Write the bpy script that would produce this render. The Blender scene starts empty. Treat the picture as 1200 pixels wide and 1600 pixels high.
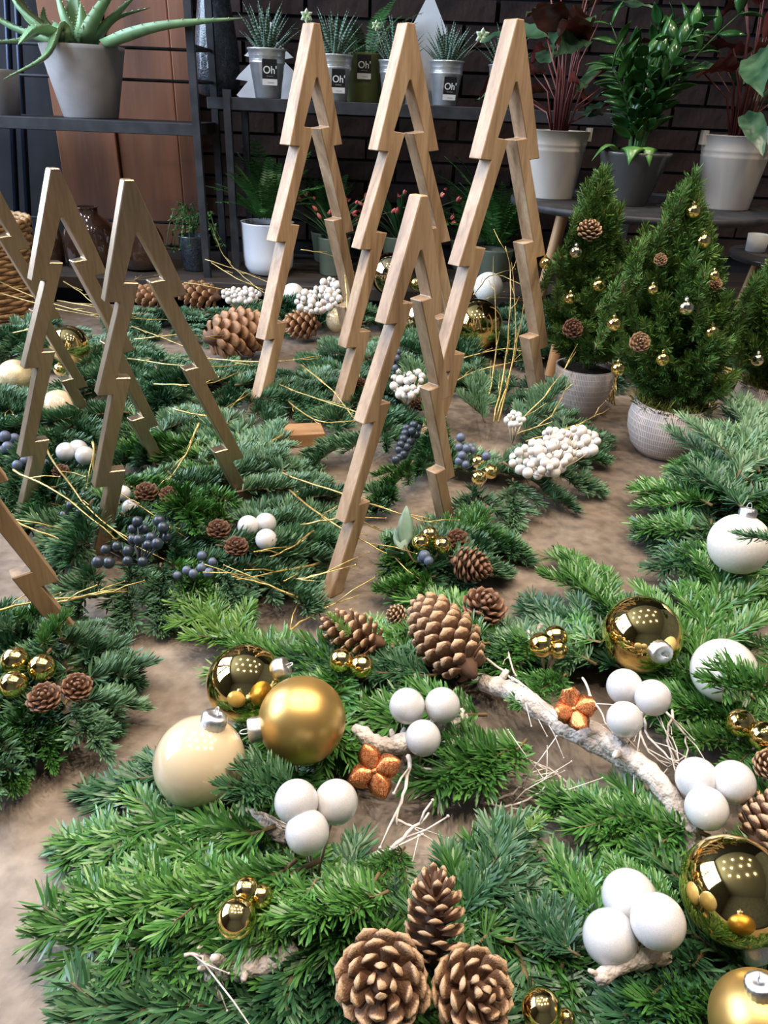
import bpy, math, random
import numpy as np
from mathutils import Vector, Matrix, Quaternion
R = math.radians
PI = math.pi
scene = bpy.context.scene
COL = scene.collection

# ------------------------------------------------------------------ camera, world, light, exposure
CAM_H, F, TH, RO = 0.6, 1167.0, R(28.5), R(2.4)
_fw = Vector((0, math.cos(TH), -math.sin(TH)))
_u0 = Vector((0, math.sin(TH), math.cos(TH)))
_r0 = Vector((1, 0, 0))
_rt = _r0 * math.cos(RO) + _u0 * math.sin(RO)
_up = _u0 * math.cos(RO) - _r0 * math.sin(RO)
camd = bpy.data.cameras.new('camera')
cam = bpy.data.objects.new('camera', camd)
COL.objects.link(cam)
m = Matrix((_rt, _up, -_fw)).transposed().to_4x4()
m.translation = (0, 0, CAM_H)
cam.matrix_world = m
camd.sensor_fit = 'VERTICAL'
camd.sensor_height = 36.0
camd.lens = 36.0 * F / 1600.0
camd.clip_start = 0.02
scene.camera = cam

world = bpy.data.worlds.new('world')
scene.world = world
world.use_nodes = True
world.node_tree.nodes['Background'].inputs[0].default_value = (0.75, 0.86, 1.0, 1)
world.node_tree.nodes['Background'].inputs[1].default_value = 1.0

def area_light(name, loc, aim, sx, sy, watts, color):
    l = bpy.data.lights.new(name, 'AREA')
    l.shape = 'RECTANGLE'
    l.size, l.size_y, l.energy, l.color = sx, sy, watts, color
    o = bpy.data.objects.new(name, l)
    COL.objects.link(o)
    o.location = loc
    o.rotation_euler = (Vector(aim) - Vector(loc)).to_track_quat('-Z', 'Y').to_euler()
    return o
# daylight through the high side window that the baubles mirror
area_light('window_left_offscreen', (-2.62, 1.45, 1.65), (0, 1.45, 0.9), 3.0, 2.0, 190, (0.62, 0.77, 1.0))

scene.view_settings.view_transform = 'Standard'
scene.view_settings.look = 'None'
scene.view_settings.gamma = 1.0
scene.view_settings.use_curve_mapping = False
scene.view_settings.exposure = 0.3
scene.cycles.max_bounces = 6
scene.cycles.sample_clamp_indirect = 6.0

# ------------------------------------------------------------------ where a point of the place lies
def ray(px, py):
    return _fw + _rt * ((px - 600) / F) + _up * ((800 - py) / F)
C0 = Vector((0, 0, CAM_H))
def G(px, py, z=0.0):
    d = ray(px, py)
    return C0 + d * ((z - CAM_H) / d.z)
def P(px, py, Y):
    d = ray(px, py)
    return C0 + d * (Y / d.y)
def depth(p):
    return (Vector(p) - C0).dot(_fw)
def mpp(p):
    return depth(p) / F            # metres per pixel at a point

# ------------------------------------------------------------------ mesh helpers
class MB:
    def __init__(s):
        s.v, s.f, s.mi, s.cur = [], [], [], 0
    def add(s, vs, fs):
        n = len(s.v)
        s.v += [tuple(v) for v in vs]
        s.f += [tuple(i + n for i in f) for f in fs]
        s.mi += [s.cur] * len(fs)
        return s
    def box(s, lo, hi, mat=None, taper=1.0):
        x0, y0, z0 = lo; x1, y1, z1 = hi
        vs = [(x0, y0, z0), (x1, y0, z0), (x1, y1, z0), (x0, y1, z0), (x0, y0, z1), (x1, y0, z1), (x1, y1, z1), (x0, y1, z1)]
        if mat is not None:
            vs = [mat @ Vector(v) for v in vs]
        return s.add(vs, [(3, 2, 1, 0), (4, 5, 6, 7), (0, 1, 5, 4), (1, 2, 6, 5), (2, 3, 7, 6), (3, 0, 4, 7)])
    def lathe(s, prof, seg=32, mat=None, cap0=True, cap1=False, wob=None):
        n = len(s.v); vs = []; fs = []
        for k, (r, z) in enumerate(prof):
            for i in range(seg):
                a = 2 * PI * i / seg
                rr = r if wob is None else r * wob(a, k)
                vs.append(Vector((rr * math.cos(a), rr * math.sin(a), z)))
        for k in range(len(prof) - 1):
            for i in range(seg):
                j = (i + 1) % seg
                fs.append((k * seg + i, k * seg + j, (k + 1) * seg + j, (k + 1) * seg + i))
        if cap0: fs.append(tuple(range(seg - 1, -1, -1)))
        if cap1: fs.append(tuple((len(prof) - 1) * seg + i for i in range(seg)))
        if mat is not None: vs = [mat @ v for v in vs]
        return s.add(vs, fs)
    def tube(s, pts, rad, seg=6, caps=True):
        pts = [Vector(p) for p in pts]
        if not hasattr(rad, '__len__'): rad = [rad] * len(pts)
        vs = []; fs = []; ref = None
        for k, p in enumerate(pts):
            t = (pts[min(k + 1, len(pts) - 1)] - pts[max(k - 1, 0)]).normalized()
            if ref is None:
                ref = Vector((0, 0, 1)) if abs(t.z) < .9 else Vector((1, 0, 0))
            b = t.cross(ref).normalized(); n = b.cross(t).normalized(); ref = n
            for i in range(seg):
                a = 2 * PI * i / seg
                vs.append(p + (b * math.cos(a) + n * math.sin(a)) * rad[k])
        for k in range(len(pts) - 1):
            for i in range(seg):
                j = (i + 1) % seg
                fs.append((k * seg + i, k * seg + j, (k + 1) * seg + j, (k + 1) * seg + i))
        if caps:
            fs.append(tuple(range(seg - 1, -1, -1)))
            fs.append(tuple((len(pts) - 1) * seg + i for i in range(seg)))
        return s.add(vs, fs)
    def sphere(s, c, r, seg=16, rings=10):
        c = Vector(c)
        prof = [(max(1e-5, r * math.sin(PI * k / rings)), -r * math.cos(PI * k / rings)) for k in range(rings + 1)]
        return s.lathe(prof, seg, Matrix.Translation(c), cap0=False)
    def blade(s, pts, hw, th, side, cup=0.0):
        """a leaf: centre line, half widths, half thickness, side vector"""
        pts = [Vector(p) for p in pts]
        vs = []; fs = []; n = len(pts)
        for k, p in enumerate(pts):
            t = (pts[min(k + 1, n - 1)] - pts[max(k - 1, 0)]).normalized()
            sd = (Vector(side) - t * t.dot(Vector(side))).normalized()
            up = sd.cross(t).normalized()
            w = hw[k]; h = th[k] if hasattr(th, '__len__') else th
            c = cup * w
            vs += [p - sd * w + up * c, p - sd * w * .5 + up * (c * .25 + h * .3), p + up * h * .35, p + sd * w * .5 + up * (c * .25 + h * .3), p + sd * w + up * c,
                   p + sd * w * .5 + up * (c * .25 - h * .8), p - up * h, p - sd * w * .5 + up * (c * .25 - h * .8)]
        for k in range(n - 1):
            for i in range(8):
                j = (i + 1) % 8
                fs.append((k * 8 + j, k * 8 + i, (k + 1) * 8 + i, (k + 1) * 8 + j))
        fs.append(tuple(range(8))); fs.append(tuple((n - 1) * 8 + i for i in range(7, -1, -1)))
        return s.add(vs, fs)
    def mesh(s, name, mats, smooth=True):
        me = bpy.data.meshes.new(name)
        me.from_pydata(s.v, [], s.f)
        for mt in (mats if isinstance(mats, (list, tuple)) else [mats]):
            me.materials.append(mt)
        if any(s.mi): me.polygons.foreach_set('material_index', s.mi)
        me.polygons.foreach_set('use_smooth', [smooth] * len(me.polygons))
        me.update()
        return me
    def build(s, name, mats, parent=None, smooth=True):
        return link(name, s.mesh(name, mats, smooth), parent)

def link(name, data, parent=None, mw=None):
    o = bpy.data.objects.new(name, data)
    COL.objects.link(o)
    if parent is not None: o.parent = parent
    if mw is not None:
        if parent is None: o.matrix_world = mw
        else: o.matrix_local = mw
    return o
def empty(name, loc=(0, 0, 0), rz=0):
    o = bpy.data.objects.new(name, None)
    COL.objects.link(o)
    o.empty_display_size = .02
    o.location = loc; o.rotation_euler = (0, 0, rz)
    return o
def tag(o, label, cat, group=None):
    o['label'] = label; o['category'] = cat
    if group: o['group'] = group
    return o
def structure(o):
    o['kind'] = 'structure'; return o
def stuff(o):
    o['kind'] = 'stuff'; return o
def bevel(o, w=.002, seg=2):
    b = o.modifiers.new('bevel', 'BEVEL'); b.width = w; b.segments = seg; b.limit_method = 'ANGLE'; b.angle_limit = R(40)
    return o
def axis_mat(loc, axis, scale=1.0, roll=0.0):
    """local +Z along axis"""
    q = Vector(axis).normalized().to_track_quat('Z', 'Y')
    return Matrix.Translation(loc) @ q.to_matrix().to_4x4() @ Matrix.Rotation(roll, 4, 'Z') @ Matrix.Scale(scale, 4)
def dir_mat(p0, p1, scale=1.0, roll=0.0):
    """local +X from p0 to p1, local +Z as near world up as it goes"""
    x = (Vector(p1) - Vector(p0)).normalized()
    z = Vector((0, 0, 1)); z = (z - x * x.dot(z))
    z = z.normalized() if z.length > 1e-3 else Vector((0, -1, 0))
    y = z.cross(x)
    m = Matrix((x, y, z)).transposed().to_4x4()
    m = m @ Matrix.Rotation(roll, 4, 'X') @ Matrix.Scale(scale, 4)
    m.translation = p0
    return m
def smooth_path(pts, n=6):
    """Catmull-Rom through the points"""
    pts = [Vector(p) for p in pts]
    if len(pts) < 3: return pts
    q = [pts[0] * 2 - pts[1]] + pts + [pts[-1] * 2 - pts[-2]]
    out = []
    for i in range(1, len(q) - 2):
        a, b, c, d = q[i - 1:i + 3]
        for k in range(n):
            t = k / n
            out.append(.5 * ((2 * b) + (c - a) * t + (2 * a - 5 * b + 4 * c - d) * t * t + (3 * b - a - 3 * c + d) * t ** 3))
    out.append(pts[-1])
    return out

# ------------------------------------------------------------------ materials
def new_mat(name):
    mt = bpy.data.materials.new(name); mt.use_nodes = True
    nt = mt.node_tree
    return mt, nt, nt.nodes['Principled BSDF']
def sets(b, **k):
    names = dict(col='Base Color', rough='Roughness', metal='Metallic', coat='Coat Weight', coatr='Coat Roughness', trans='Transmission Weight',
                 ior='IOR', sss='Subsurface Weight', spec='Specular IOR Level', sheen='Sheen Weight', alpha='Alpha')
    for n, v in k.items():
        if n == 'col': v = (*v, 1)
        b.inputs[names[n]].default_value = v
def node(nt, t, **k):
    n = nt.nodes.new(t)
    for a, v in k.items():
        if a.startswith('i_'): n.inputs[int(a[2:])].default_value = v
        else: setattr(n, a, v)
    return n
def ramp(nt, stops):
    n = nt.nodes.new('ShaderNodeValToRGB')
    e = n.color_ramp.elements
    while len(e) < len(stops): e.new(.5)
    for k, (p, c) in enumerate(stops):
        e[k].position = p; e[k].color = (*c, 1)
    return n
def plain(name, col, rough=.5, **k):
    mt, nt, b = new_mat(name); sets(b, col=col, rough=rough, **k)
    return mt
def noisy(name, c0, c1, scale=20, rough=.5, bump=0.0, stretch=(1, 1, 1), detail=6, bscale=None, coord='Object', p0=.35, p1=.65, **k):
    mt, nt, b = new_mat(name); sets(b, rough=rough, **k)
    tc = node(nt, 'ShaderNodeTexCoord'); mp = node(nt, 'ShaderNodeMapping')
    mp.inputs['Scale'].default_value = stretch
    nt.links.new(tc.outputs[coord], mp.inputs[0])
    nz = node(nt, 'ShaderNodeTexNoise'); nz.inputs['Scale'].default_value = scale; nz.inputs['Detail'].default_value = detail
    nt.links.new(mp.outputs[0], nz.inputs['Vector'])
    rp = ramp(nt, [(p0, c0), (p1, c1)])
    nt.links.new(nz.outputs[0], rp.inputs[0]); nt.links.new(rp.outputs[0], b.inputs['Base Color'])
    if bump:
        n2 = node(nt, 'ShaderNodeTexNoise'); n2.inputs['Scale'].default_value = bscale or scale * 3
        nt.links.new(mp.outputs[0], n2.inputs['Vector'])
        bp = node(nt, 'ShaderNodeBump'); bp.inputs['Strength'].default_value = bump; bp.inputs['Distance'].default_value = .01
        nt.links.new(n2.outputs[0], bp.inputs['Height']); nt.links.new(bp.outputs[0], b.inputs['Normal'])
    return mt
def needle_mat(name, stops, rough=.4, spec=.5):
    mt, nt, b = new_mat(name); sets(b, rough=rough, spec=spec)
    ge = node(nt, 'ShaderNodeNewGeometry'); oi = node(nt, 'ShaderNodeObjectInfo')
    ad = node(nt, 'ShaderNodeMath', operation='MULTIPLY_ADD', i_1=.55); ad2 = node(nt, 'ShaderNodeMath', operation='MULTIPLY', i_1=.45)
    nt.links.new(oi.outputs['Random'], ad2.inputs[0])
    nt.links.new(ge.outputs['Random Per Island'], ad.inputs[0]); nt.links.new(ad2.outputs[0], ad.inputs[2])
    rp = ramp(nt, stops); nt.links.new(ad.outputs[0], rp.inputs[0]); nt.links.new(rp.outputs[0], b.inputs['Base Color'])
    return mt

M = {}
M['fir'] = needle_mat('fir_green', [(0, (.022, .085, .016)), (.5, (.050, .160, .030)), (.85, (.095, .245, .048)), (1, (.15, .31, .07))], .33, .6)
M['fir_dark'] = needle_mat('fir_deep_green', [(0, (.018, .060, .028)), (.5, (.034, .110, .046)), (1, (.080, .185, .075))], .38, .5)
M['noble'] = needle_mat('noble_fir_green', [(0, (.040, .098, .052)), (.5, (.082, .180, .090)), (.85, (.14, .26, .135)), (1, (.21, .33, .19))], .42, .5)
M['fir_tip'] = needle_mat('fir_yellow_green', [(0, (.050, .130, .022)), (.5, (.095, .215, .035)), (1, (.18, .31, .06))], .38, .5)
M['spruce'] = needle_mat('spruce_green', [(0, (.032, .085, .016)), (.5, (.066, .155, .030)), (1, (.18, .31, .075))], .45, .4)
M['twig'] = noisy('fir_bark', (.075, .045, .022), (.16, .11, .045), 60, .75)
M['spruce_twig'] = plain('spruce_bark', (.22, .13, .06), .8)

def wood_mat(name, dark, mid, light, rough=.5):
    mt, nt, b = new_mat(name); sets(b, rough=rough)
    tc = node(nt, 'ShaderNodeTexCoord'); oi = node(nt, 'ShaderNodeObjectInfo')
    mp = node(nt, 'ShaderNodeMapping'); mp.inputs['Scale'].default_value = (1, 1, .10)
    off = node(nt, 'ShaderNodeVectorMath', operation='ADD'); cx = node(nt, 'ShaderNodeCombineXYZ')
    ml = node(nt, 'ShaderNodeMath', operation='MULTIPLY', i_1=7.0)
    nt.links.new(oi.outputs['Random'], ml.inputs[0]); nt.links.new(ml.outputs[0], cx.inputs[0])
    nt.links.new(tc.outputs['Object'], mp.inputs[0]); nt.links.new(mp.outputs[0], off.inputs[0]); nt.links.new(cx.outputs[0], off.inputs[1])
    n1 = node(nt, 'ShaderNodeTexNoise'); n1.inputs['Scale'].default_value = 26; n1.inputs['Detail'].default_value = 3; n1.inputs['Distortion'].default_value = 1.2
    n2 = node(nt, 'ShaderNodeTexNoise'); n2.inputs['Scale'].default_value = 260; n2.inputs['Detail'].default_value = 2
    for n in (n1, n2): nt.links.new(off.outputs[0], n.inputs['Vector'])
    r1 = ramp(nt, [(.30, dark), (.48, mid), (.72, light)]); nt.links.new(n1.outputs[0], r1.inputs[0])
    r2 = ramp(nt, [(.3, (.78, .76, .74)), (.6, (1, 1, 1))]); nt.links.new(n2.outputs[0], r2.inputs[0])
    mx = node(nt, 'ShaderNodeMix', data_type='RGBA', blend_type='MULTIPLY'); mx.inputs[0].default_value = .8
    nt.links.new(r1.outputs[0], mx.inputs[6]); nt.links.new(r2.outputs[0], mx.inputs[7]); nt.links.new(mx.outputs[2], b.inputs['Base Color'])
    bp = node(nt, 'ShaderNodeBump'); bp.inputs['Strength'].default_value = .12; bp.inputs['Distance'].default_value = .002
    nt.links.new(n2.outputs[0], bp.inputs['Height']); nt.links.new(bp.outputs[0], b.inputs['Normal'])
    return mt, nt, b
M['wood'], _, _ = wood_mat('natural_wood', (.225, .135, .070), (.37, .24, .14), (.50, .355, .225), .5)
M['goldwood'], _, _b = wood_mat('gold_painted_wood', (.36, .265, .175), (.40, .30, .20), (.44, .335, .23), .34)
_b.inputs['Metallic'].default_value = .88
M['block'] = noisy('raw_wood_block', (.20, .10, .04), (.36, .20, .09), 30, .7, stretch=(.2, 1, 1))

M['gold'] = plain('mirror_gold', (.88, .66, .25), .055, metal=1.0)
M['gold_small'] = plain('bright_gold', (.95, .70, .27), .09, metal=1.0)
M['gold_matte'] = plain('satin_gold', (.62, .395, .13), .36, metal=.85)
M['gold_pale'] = plain('pale_gold_glass', (.72, .58, .33), .07, metal=1.0)
M['silver'] = noisy('crimped_silver', (.62, .63, .66), (.86, .87, .9), 90, .28, .25, metal=1.0)
M['silver_gold'] = plain('champagne_metal', (.82, .72, .52), .12, metal=1.0)
M['cream'] = plain('cream_glass', (.62, .50, .335), .16, coat=1.0, coatr=.03)
M['pearl'] = plain('pearl_white', (.68, .66, .62), .22, coat=.8, coatr=.06)
M['matte_white'] = noisy('matte_white', (.64, .61, .57), (.71, .68, .64), 14, .55)
def glitter(name, c0, c1, rough=.3, metal=0.0, sc=900):
    mt, nt, b = new_mat(name); sets(b, rough=rough, metal=metal)
    tc = node(nt, 'ShaderNodeTexCoord'); v = node(nt, 'ShaderNodeTexVoronoi'); v.inputs['Scale'].default_value = sc
    nt.links.new(tc.outputs['Object'], v.inputs['Vector'])
    sp = node(nt, 'ShaderNodeSeparateColor'); nt.links.new(v.outputs['Color'], sp.inputs[0])
    rp = ramp(nt, [(.2, c0), (.8, c1)]); nt.links.new(sp.outputs[0], rp.inputs[0]); nt.links.new(rp.outputs[0], b.inputs['Base Color'])
    bp = node(nt, 'ShaderNodeBump'); bp.inputs['Strength'].default_value = .5; bp.inputs['Distance'].default_value = .001
    nt.links.new(sp.outputs[1], bp.inputs['Height']); nt.links.new(bp.outputs[0], b.inputs['Normal'])
    return mt
M['white_ball'] = glitter('white_lacquer', (.52, .51, .525), (.62, .61, .62), .25, 0, 60)
_wb = M['white_ball'].node_tree.nodes['Principled BSDF']; sets(_wb, coat=.6, coatr=.12)
for _n in M['white_ball'].node_tree.nodes:
    if _n.type == 'BUMP': _n.inputs['Strength'].default_value = .05
M['gold_glitter'] = glitter('champagne_glitter', (.50, .38, .20), (.95, .82, .55), .35, .6, 70)
M['white_glitter'] = glitter('white_glitter', (.62, .60, .54), (.95, .93, .88), .5, 0, 70)
M['copper'] = glitter('copper_glitter', (.42, .11, .035), (.95, .40, .17), .32, .75, 1400)
M['berry_blue'] = noisy('blue_berry', (.012, .018, .030), (.035, .052, .080), 40, .35)
M['berry_slate'] = noisy('slate_berry', (.055, .075, .125), (.12, .145, .215), 40, .42)
M['berry_white'] = noisy('white_berry', (.60, .55, .52), (.74, .71, .69), 30, .4, sss=.1)
M['stem_dark'] = plain('dark_wire_stem', (.03, .035, .04), .6)
M['stem_pale'] = plain('pale_wire_stem', (.45, .36, .26), .7)
M['gold_twig'] = noisy('gold_painted_twig', (.42, .29, .09), (.72, .55, .22), 120, .35, metal=.55)
M['driftwood'] = noisy('whitewashed_wood', (.33, .27, .23), (.66, .60, .55), 45, .8, .6, stretch=(1, 1, 1), detail=8)
M['root'] = noisy('whitewashed_root', (.50, .43, .38), (.74, .69, .65), 80, .8)
M['euca'] = noisy('eucalyptus_leaf', (.13, .22, .16), (.22, .32, .25), 30, .5)

def cone_mat(name, dark, mid, pale):
    mt, nt, b = new_mat(name); sets(b, rough=.6)
    tc = node(nt, 'ShaderNodeTexCoord'); sx = node(nt, 'ShaderNodeSeparateXYZ'); nt.links.new(tc.outputs['Generated'], sx.inputs[0])
    nz = node(nt, 'ShaderNodeTexNoise'); nz.inputs['Scale'].default_value = 9; nt.links.new(tc.outputs['Generated'], nz.inputs['Vector'])
    ad = node(nt, 'ShaderNodeMath', operation='MULTIPLY_ADD', i_1=.22, i_2=-.11); nt.links.new(nz.outputs[0], ad.inputs[0])
    s = node(nt, 'ShaderNodeMath', operation='ADD'); nt.links.new(sx.outputs[0], s.inputs[0]); nt.links.new(ad.outputs[0], s.inputs[1])
    rp = ramp(nt, [(.30, mid), (.82, mid), (.93, pale), (1, pale)]); nt.links.new(s.outputs[0], rp.inputs[0]); nt.links.new(rp.outputs[0], b.inputs['Base Color'])
    bp = node(nt, 'ShaderNodeBump'); bp.inputs['Strength'].default_value = .3; bp.inputs['Distance'].default_value = .003
    nt.links.new(nz.outputs[0], bp.inputs['Height']); nt.links.new(bp.outputs[0], b.inputs['Normal'])
    return mt
M['cone'] = cone_mat('pine_cone_scale', (.045, .020, .012), (.13, .062, .032), (.46, .30, .175))
M['cone_dark'] = cone_mat('dark_cone_scale', (.035, .014, .008), (.115, .050, .026), (.24, .125, .07))
M['cone_red'] = cone_mat('sugar_cone_scale', (.05, .022, .012), (.24, .115, .05), (.38, .21, .11))
M['cone_core'] = plain('pine_cone_core', (.10, .05, .028), .8)

# ------------------------------------------------------------------ the room
def concrete():
    mt, nt, b = new_mat('brown_concrete'); sets(b, rough=.36, spec=.5)
    tc = node(nt, 'ShaderNodeTexCoord')
    n1 = node(nt, 'ShaderNodeTexNoise'); n1.inputs['Scale'].default_value = 4.2; n1.inputs['Detail'].default_value = 9; n1.inputs['Roughness'].default_value = .62; n1.inputs['Distortion'].default_value = .6
    n2 = node(nt, 'ShaderNodeTexNoise'); n2.inputs['Scale'].default_value = 55; n2.inputs['Detail'].default_value = 8
    for n in (n1, n2): nt.links.new(tc.outputs['Object'], n.inputs['Vector'])
    r1 = ramp(nt, [(.30, (.125, .098, .076)), (.5, (.215, .170, .134)), (.72, (.31, .255, .21))]); nt.links.new(n1.outputs[0], r1.inputs[0])
    r2 = ramp(nt, [(.3, (.55, .53, .51)), (.65, (1, 1, 1))]); nt.links.new(n2.outputs[0], r2.inputs[0])
    mx = node(nt, 'ShaderNodeMix', data_type='RGBA', blend_type='MULTIPLY'); mx.inputs[0].default_value = .9
    nt.links.new(r1.outputs[0], mx.inputs[6]); nt.links.new(r2.outputs[0], mx.inputs[7]); nt.links.new(mx.outputs[2], b.inputs['Base Color'])
    rr = node(nt, 'ShaderNodeMapRange'); rr.inputs['To Min'].default_value = .30; rr.inputs['To Max'].default_value = .55
    nt.links.new(n1.outputs[0], rr.inputs[0]); nt.links.new(rr.outputs[0], b.inputs['Roughness'])
    bp = node(nt, 'ShaderNodeBump'); bp.inputs['Strength'].default_value = .15; bp.inputs['Distance'].default_value = .004
    nt.links.new(n2.outputs[0], bp.inputs['Height']); nt.links.new(bp.outputs[0], b.inputs['Normal'])
    return mt
M['concrete'] = concrete()
M['black_metal'] = noisy('dark_steel', (.014, .0145, .017), (.032, .032, .036), 25, .55, metal=0, spec=.35)
M['dark_board'] = noisy('dark_stained_board', (.022, .017, .014), (.05, .038, .030), 12, .55, stretch=(.2, 1, 1))
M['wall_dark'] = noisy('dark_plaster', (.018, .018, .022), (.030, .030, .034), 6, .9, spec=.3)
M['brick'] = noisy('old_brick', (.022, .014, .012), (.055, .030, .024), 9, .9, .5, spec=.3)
M['ceil'] = plain('grey_ceiling', (.34, .32, .30), .9)
M['wall_grey'] = noisy('grey_plaster', (.17, .16, .15), (.23, .22, .21), 3, .9)
M['floor'] = noisy('shop_floor', (.06, .05, .045), (.10, .085, .075), 3, .5)
M['plank'] = noisy('red_brown_plank', (.085, .027, .010), (.30, .105, .038), 7, .62, .25, stretch=(1, 1, .14), p0=.3, p1=.7)
M['frame_white'] = plain('window_frame_paint', (.5, .5, .5), .5)
TB = 2.45           # back edge of the table
FL = -0.76
t = empty('display_table', (0.05, 1.2, FL))
tag(t, 'wide brown concrete display table carrying the wooden trees and fir wreaths', 'table')
bevel(MB().box((-1.75, -1.12, .70), (1.85, 1.25, .76)).build('table_top', M['concrete'], t, False), .004)
for sx in (-1.6, 1.6):
    for sy in (-.95, 1.05):
        MB().box((sx - .04, sy - .04, 0), (sx + .04, sy + .04, .70)).build('leg', M['black_metal'], t, False)
structure(MB().box((-2.6, -2.7, FL - .1), (3.2, 3.2, FL)).build('floor', M['floor'], None, False))
structure(MB().box((-2.6, -2.7, 2.9), (3.2, 3.2, 3.0)).build('ceiling', M['ceil'], None, False))
structure(MB().box((3.1, -2.6, FL), (3.2, 3.2, 2.9)).build('wall_right', M['wall_grey'], None, False))
w = MB()
w.box((-2.6, 3.0, FL), (-2.5, 3.2, 2.9)); w.box((-2.6, -2.7, FL), (-2.5, -.1, 2.9))
w.box((-2.6, -.1, FL), (-2.5, 3.0, .6)); w.box((-2.6, -.1, 2.7), (-2.5, 3.0, 2.9))
structure(w.build('wall_left', M['wall_grey'], None, False))
structure(MB().box((-2.6, -2.7, FL), (3.2, -2.6, 2.9)).build('wall_front', M['wall_grey'], None, False))
for n, (a, b_, fix, ax, z0, z1) in enumerate([(-.1, 3.0, -2.55, 'y', .6, 2.7)]):
    w = MB(); mid = (a + b_) / 2
    def bar(u0, u1, z0_, z1_):
        if ax == 'y': w.box((fix - .03, u0, z0_), (fix + .03, u1, z1_))
        else: w.box((u0, fix - .03, z0_), (u1, fix + .03, z1_))
    bar(a, b_, z0, z0 + .05); bar(a, b_, z1 - .05, z1); bar(a, a + .05, z0, z1); bar(b_ - .05, b_, z0, z1); bar(mid - .025, mid + .025, z0, z1)
    structure(w.build('window_%d' % (n + 1), M['frame_white'], None, False))
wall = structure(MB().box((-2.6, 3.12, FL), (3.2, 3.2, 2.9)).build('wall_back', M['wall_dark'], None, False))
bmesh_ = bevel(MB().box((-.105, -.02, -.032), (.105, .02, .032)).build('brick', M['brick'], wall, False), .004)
bdat = bmesh_.data
bmesh_.location = (-.9, 3.115, .16)
rb = random.Random(4)
for row in range(19):
    for c in range(13):
        if row == 0 and c == 0: continue
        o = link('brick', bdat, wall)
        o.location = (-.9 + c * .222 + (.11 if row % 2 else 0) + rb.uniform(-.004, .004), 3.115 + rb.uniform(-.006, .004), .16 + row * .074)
# ceiling spotlights over the table
M['lamp_can'] = plain('lamp_housing', (.02, .02, .02), .4)
M['bulb'] = plain('lit_bulb', (1, .9, .75), .5)
_bn = M['bulb'].node_tree.nodes['Principled BSDF']; _bn.inputs['Emission Color'].default_value = (1, .80, .56, 1); _bn.inputs['Emission Strength'].default_value = 60
lamp_spots = [(-.75, .25), (-.1, .1), (.6, .2), (1.25, .35), (-1.0, .95), (-.35, .8), (.35, .85), (1.0, .95), (-.7, 1.55), (0, 1.5), (.7, 1.55), (1.35, 1.5)]
can = MB().lathe([(.045, .16), (.05, .15), (.05, 0), (.045, 0), (.042, .1), (.005, .12)], 20, cap0=True).mesh('lamp_housing', M['lamp_can'])
blb = MB().sphere((0, 0, .028), .026, 12, 8).mesh('bulb', M['bulb'])
stm = MB().tube([(0, 0, .16), (0, 0, .705)], .008, 8).mesh('stem', M['lamp_can'])
for x, y in lamp_spots:
    e = empty('ceiling_spotlight', (x, y, 2.20)); tag(e, 'black ceiling spotlight with a warm bulb above the table', 'lamp', 'ceiling spotlights')
    link('housing', can, e); link('bulb_offscreen', blb, e); link('stem', stm, e)
    l = bpy.data.lights.new('spotlight_offscreen', 'SPOT'); l.energy = 36; l.color = (1, .85, .68); l.spot_size = R(100); l.spot_blend = .7; l.shadow_soft_size = .03
    lo = link('spotlight_offscreen', l, e); lo.location = (0, 0, -.012)

# bench behind the table, plank door, shelves
BZ = .075
b = tag(empty('bench', (0.3, 2.78, FL)), 'dark stained wooden bench running along the brick wall', 'bench')
for k in range(3):
    bevel(MB().box((-2.0, -.29 + k * .195, BZ - FL - .04), (2.3, -.29 + k * .195 + .19, BZ - FL)).build('plank', M['dark_board'], b, False), .003)
for sx in (-1.8, 0, 2.1):
    MB().box((sx - .05, -.2, 0), (sx + .05, .25, BZ - FL - .04)).build('leg', M['dark_board'], b, False)
d = tag(empty('plank_door', (0, 3.06, BZ)), 'reddish brown panelled wooden door leaning behind the steel shelf', 'door')
xs = [P(px, 250, 3.0).x for px in (86, 180, 276, 306)]
for k in range(3):
    bevel(MB().box((xs[k] + .002, -.02 if k != 1 else -.008, 0), (xs[k + 1] - .002, .02, 1.25)).build('plank', M['plank'], d, False), .004)
bevel(MB().box((xs[0], -.032, .95), (xs[2], -.0, 1.06)).build('rail', M['plank'], d, False), .004)

def poles(px0, py0, px1, py1, Y, r, label):
    a = P(px1, py1, Y); b_ = P(px0, py0, Y + .05)
    dirv = (b_ - a).normalized(); foot = a - dirv * ((a.z - BZ) / dirv.z)
    return tag(MB().tube([foot, b_ + dirv * .5], r, 10).build('metal_pole', M['black_pole'], None), label, 'pole', 'poles beside the door')
M['black_pole'] = plain('blue_black_metal', (.02, .028, .05), .3, metal=.6)
poles(10, 0, 26, 330, 2.98, .011, 'slim blue-black metal pole one pole away from the plank door edge')
poles(26, 0, 44, 330, 2.98, .011, 'slim blue-black metal pole directly beside the plank door edge')

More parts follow.
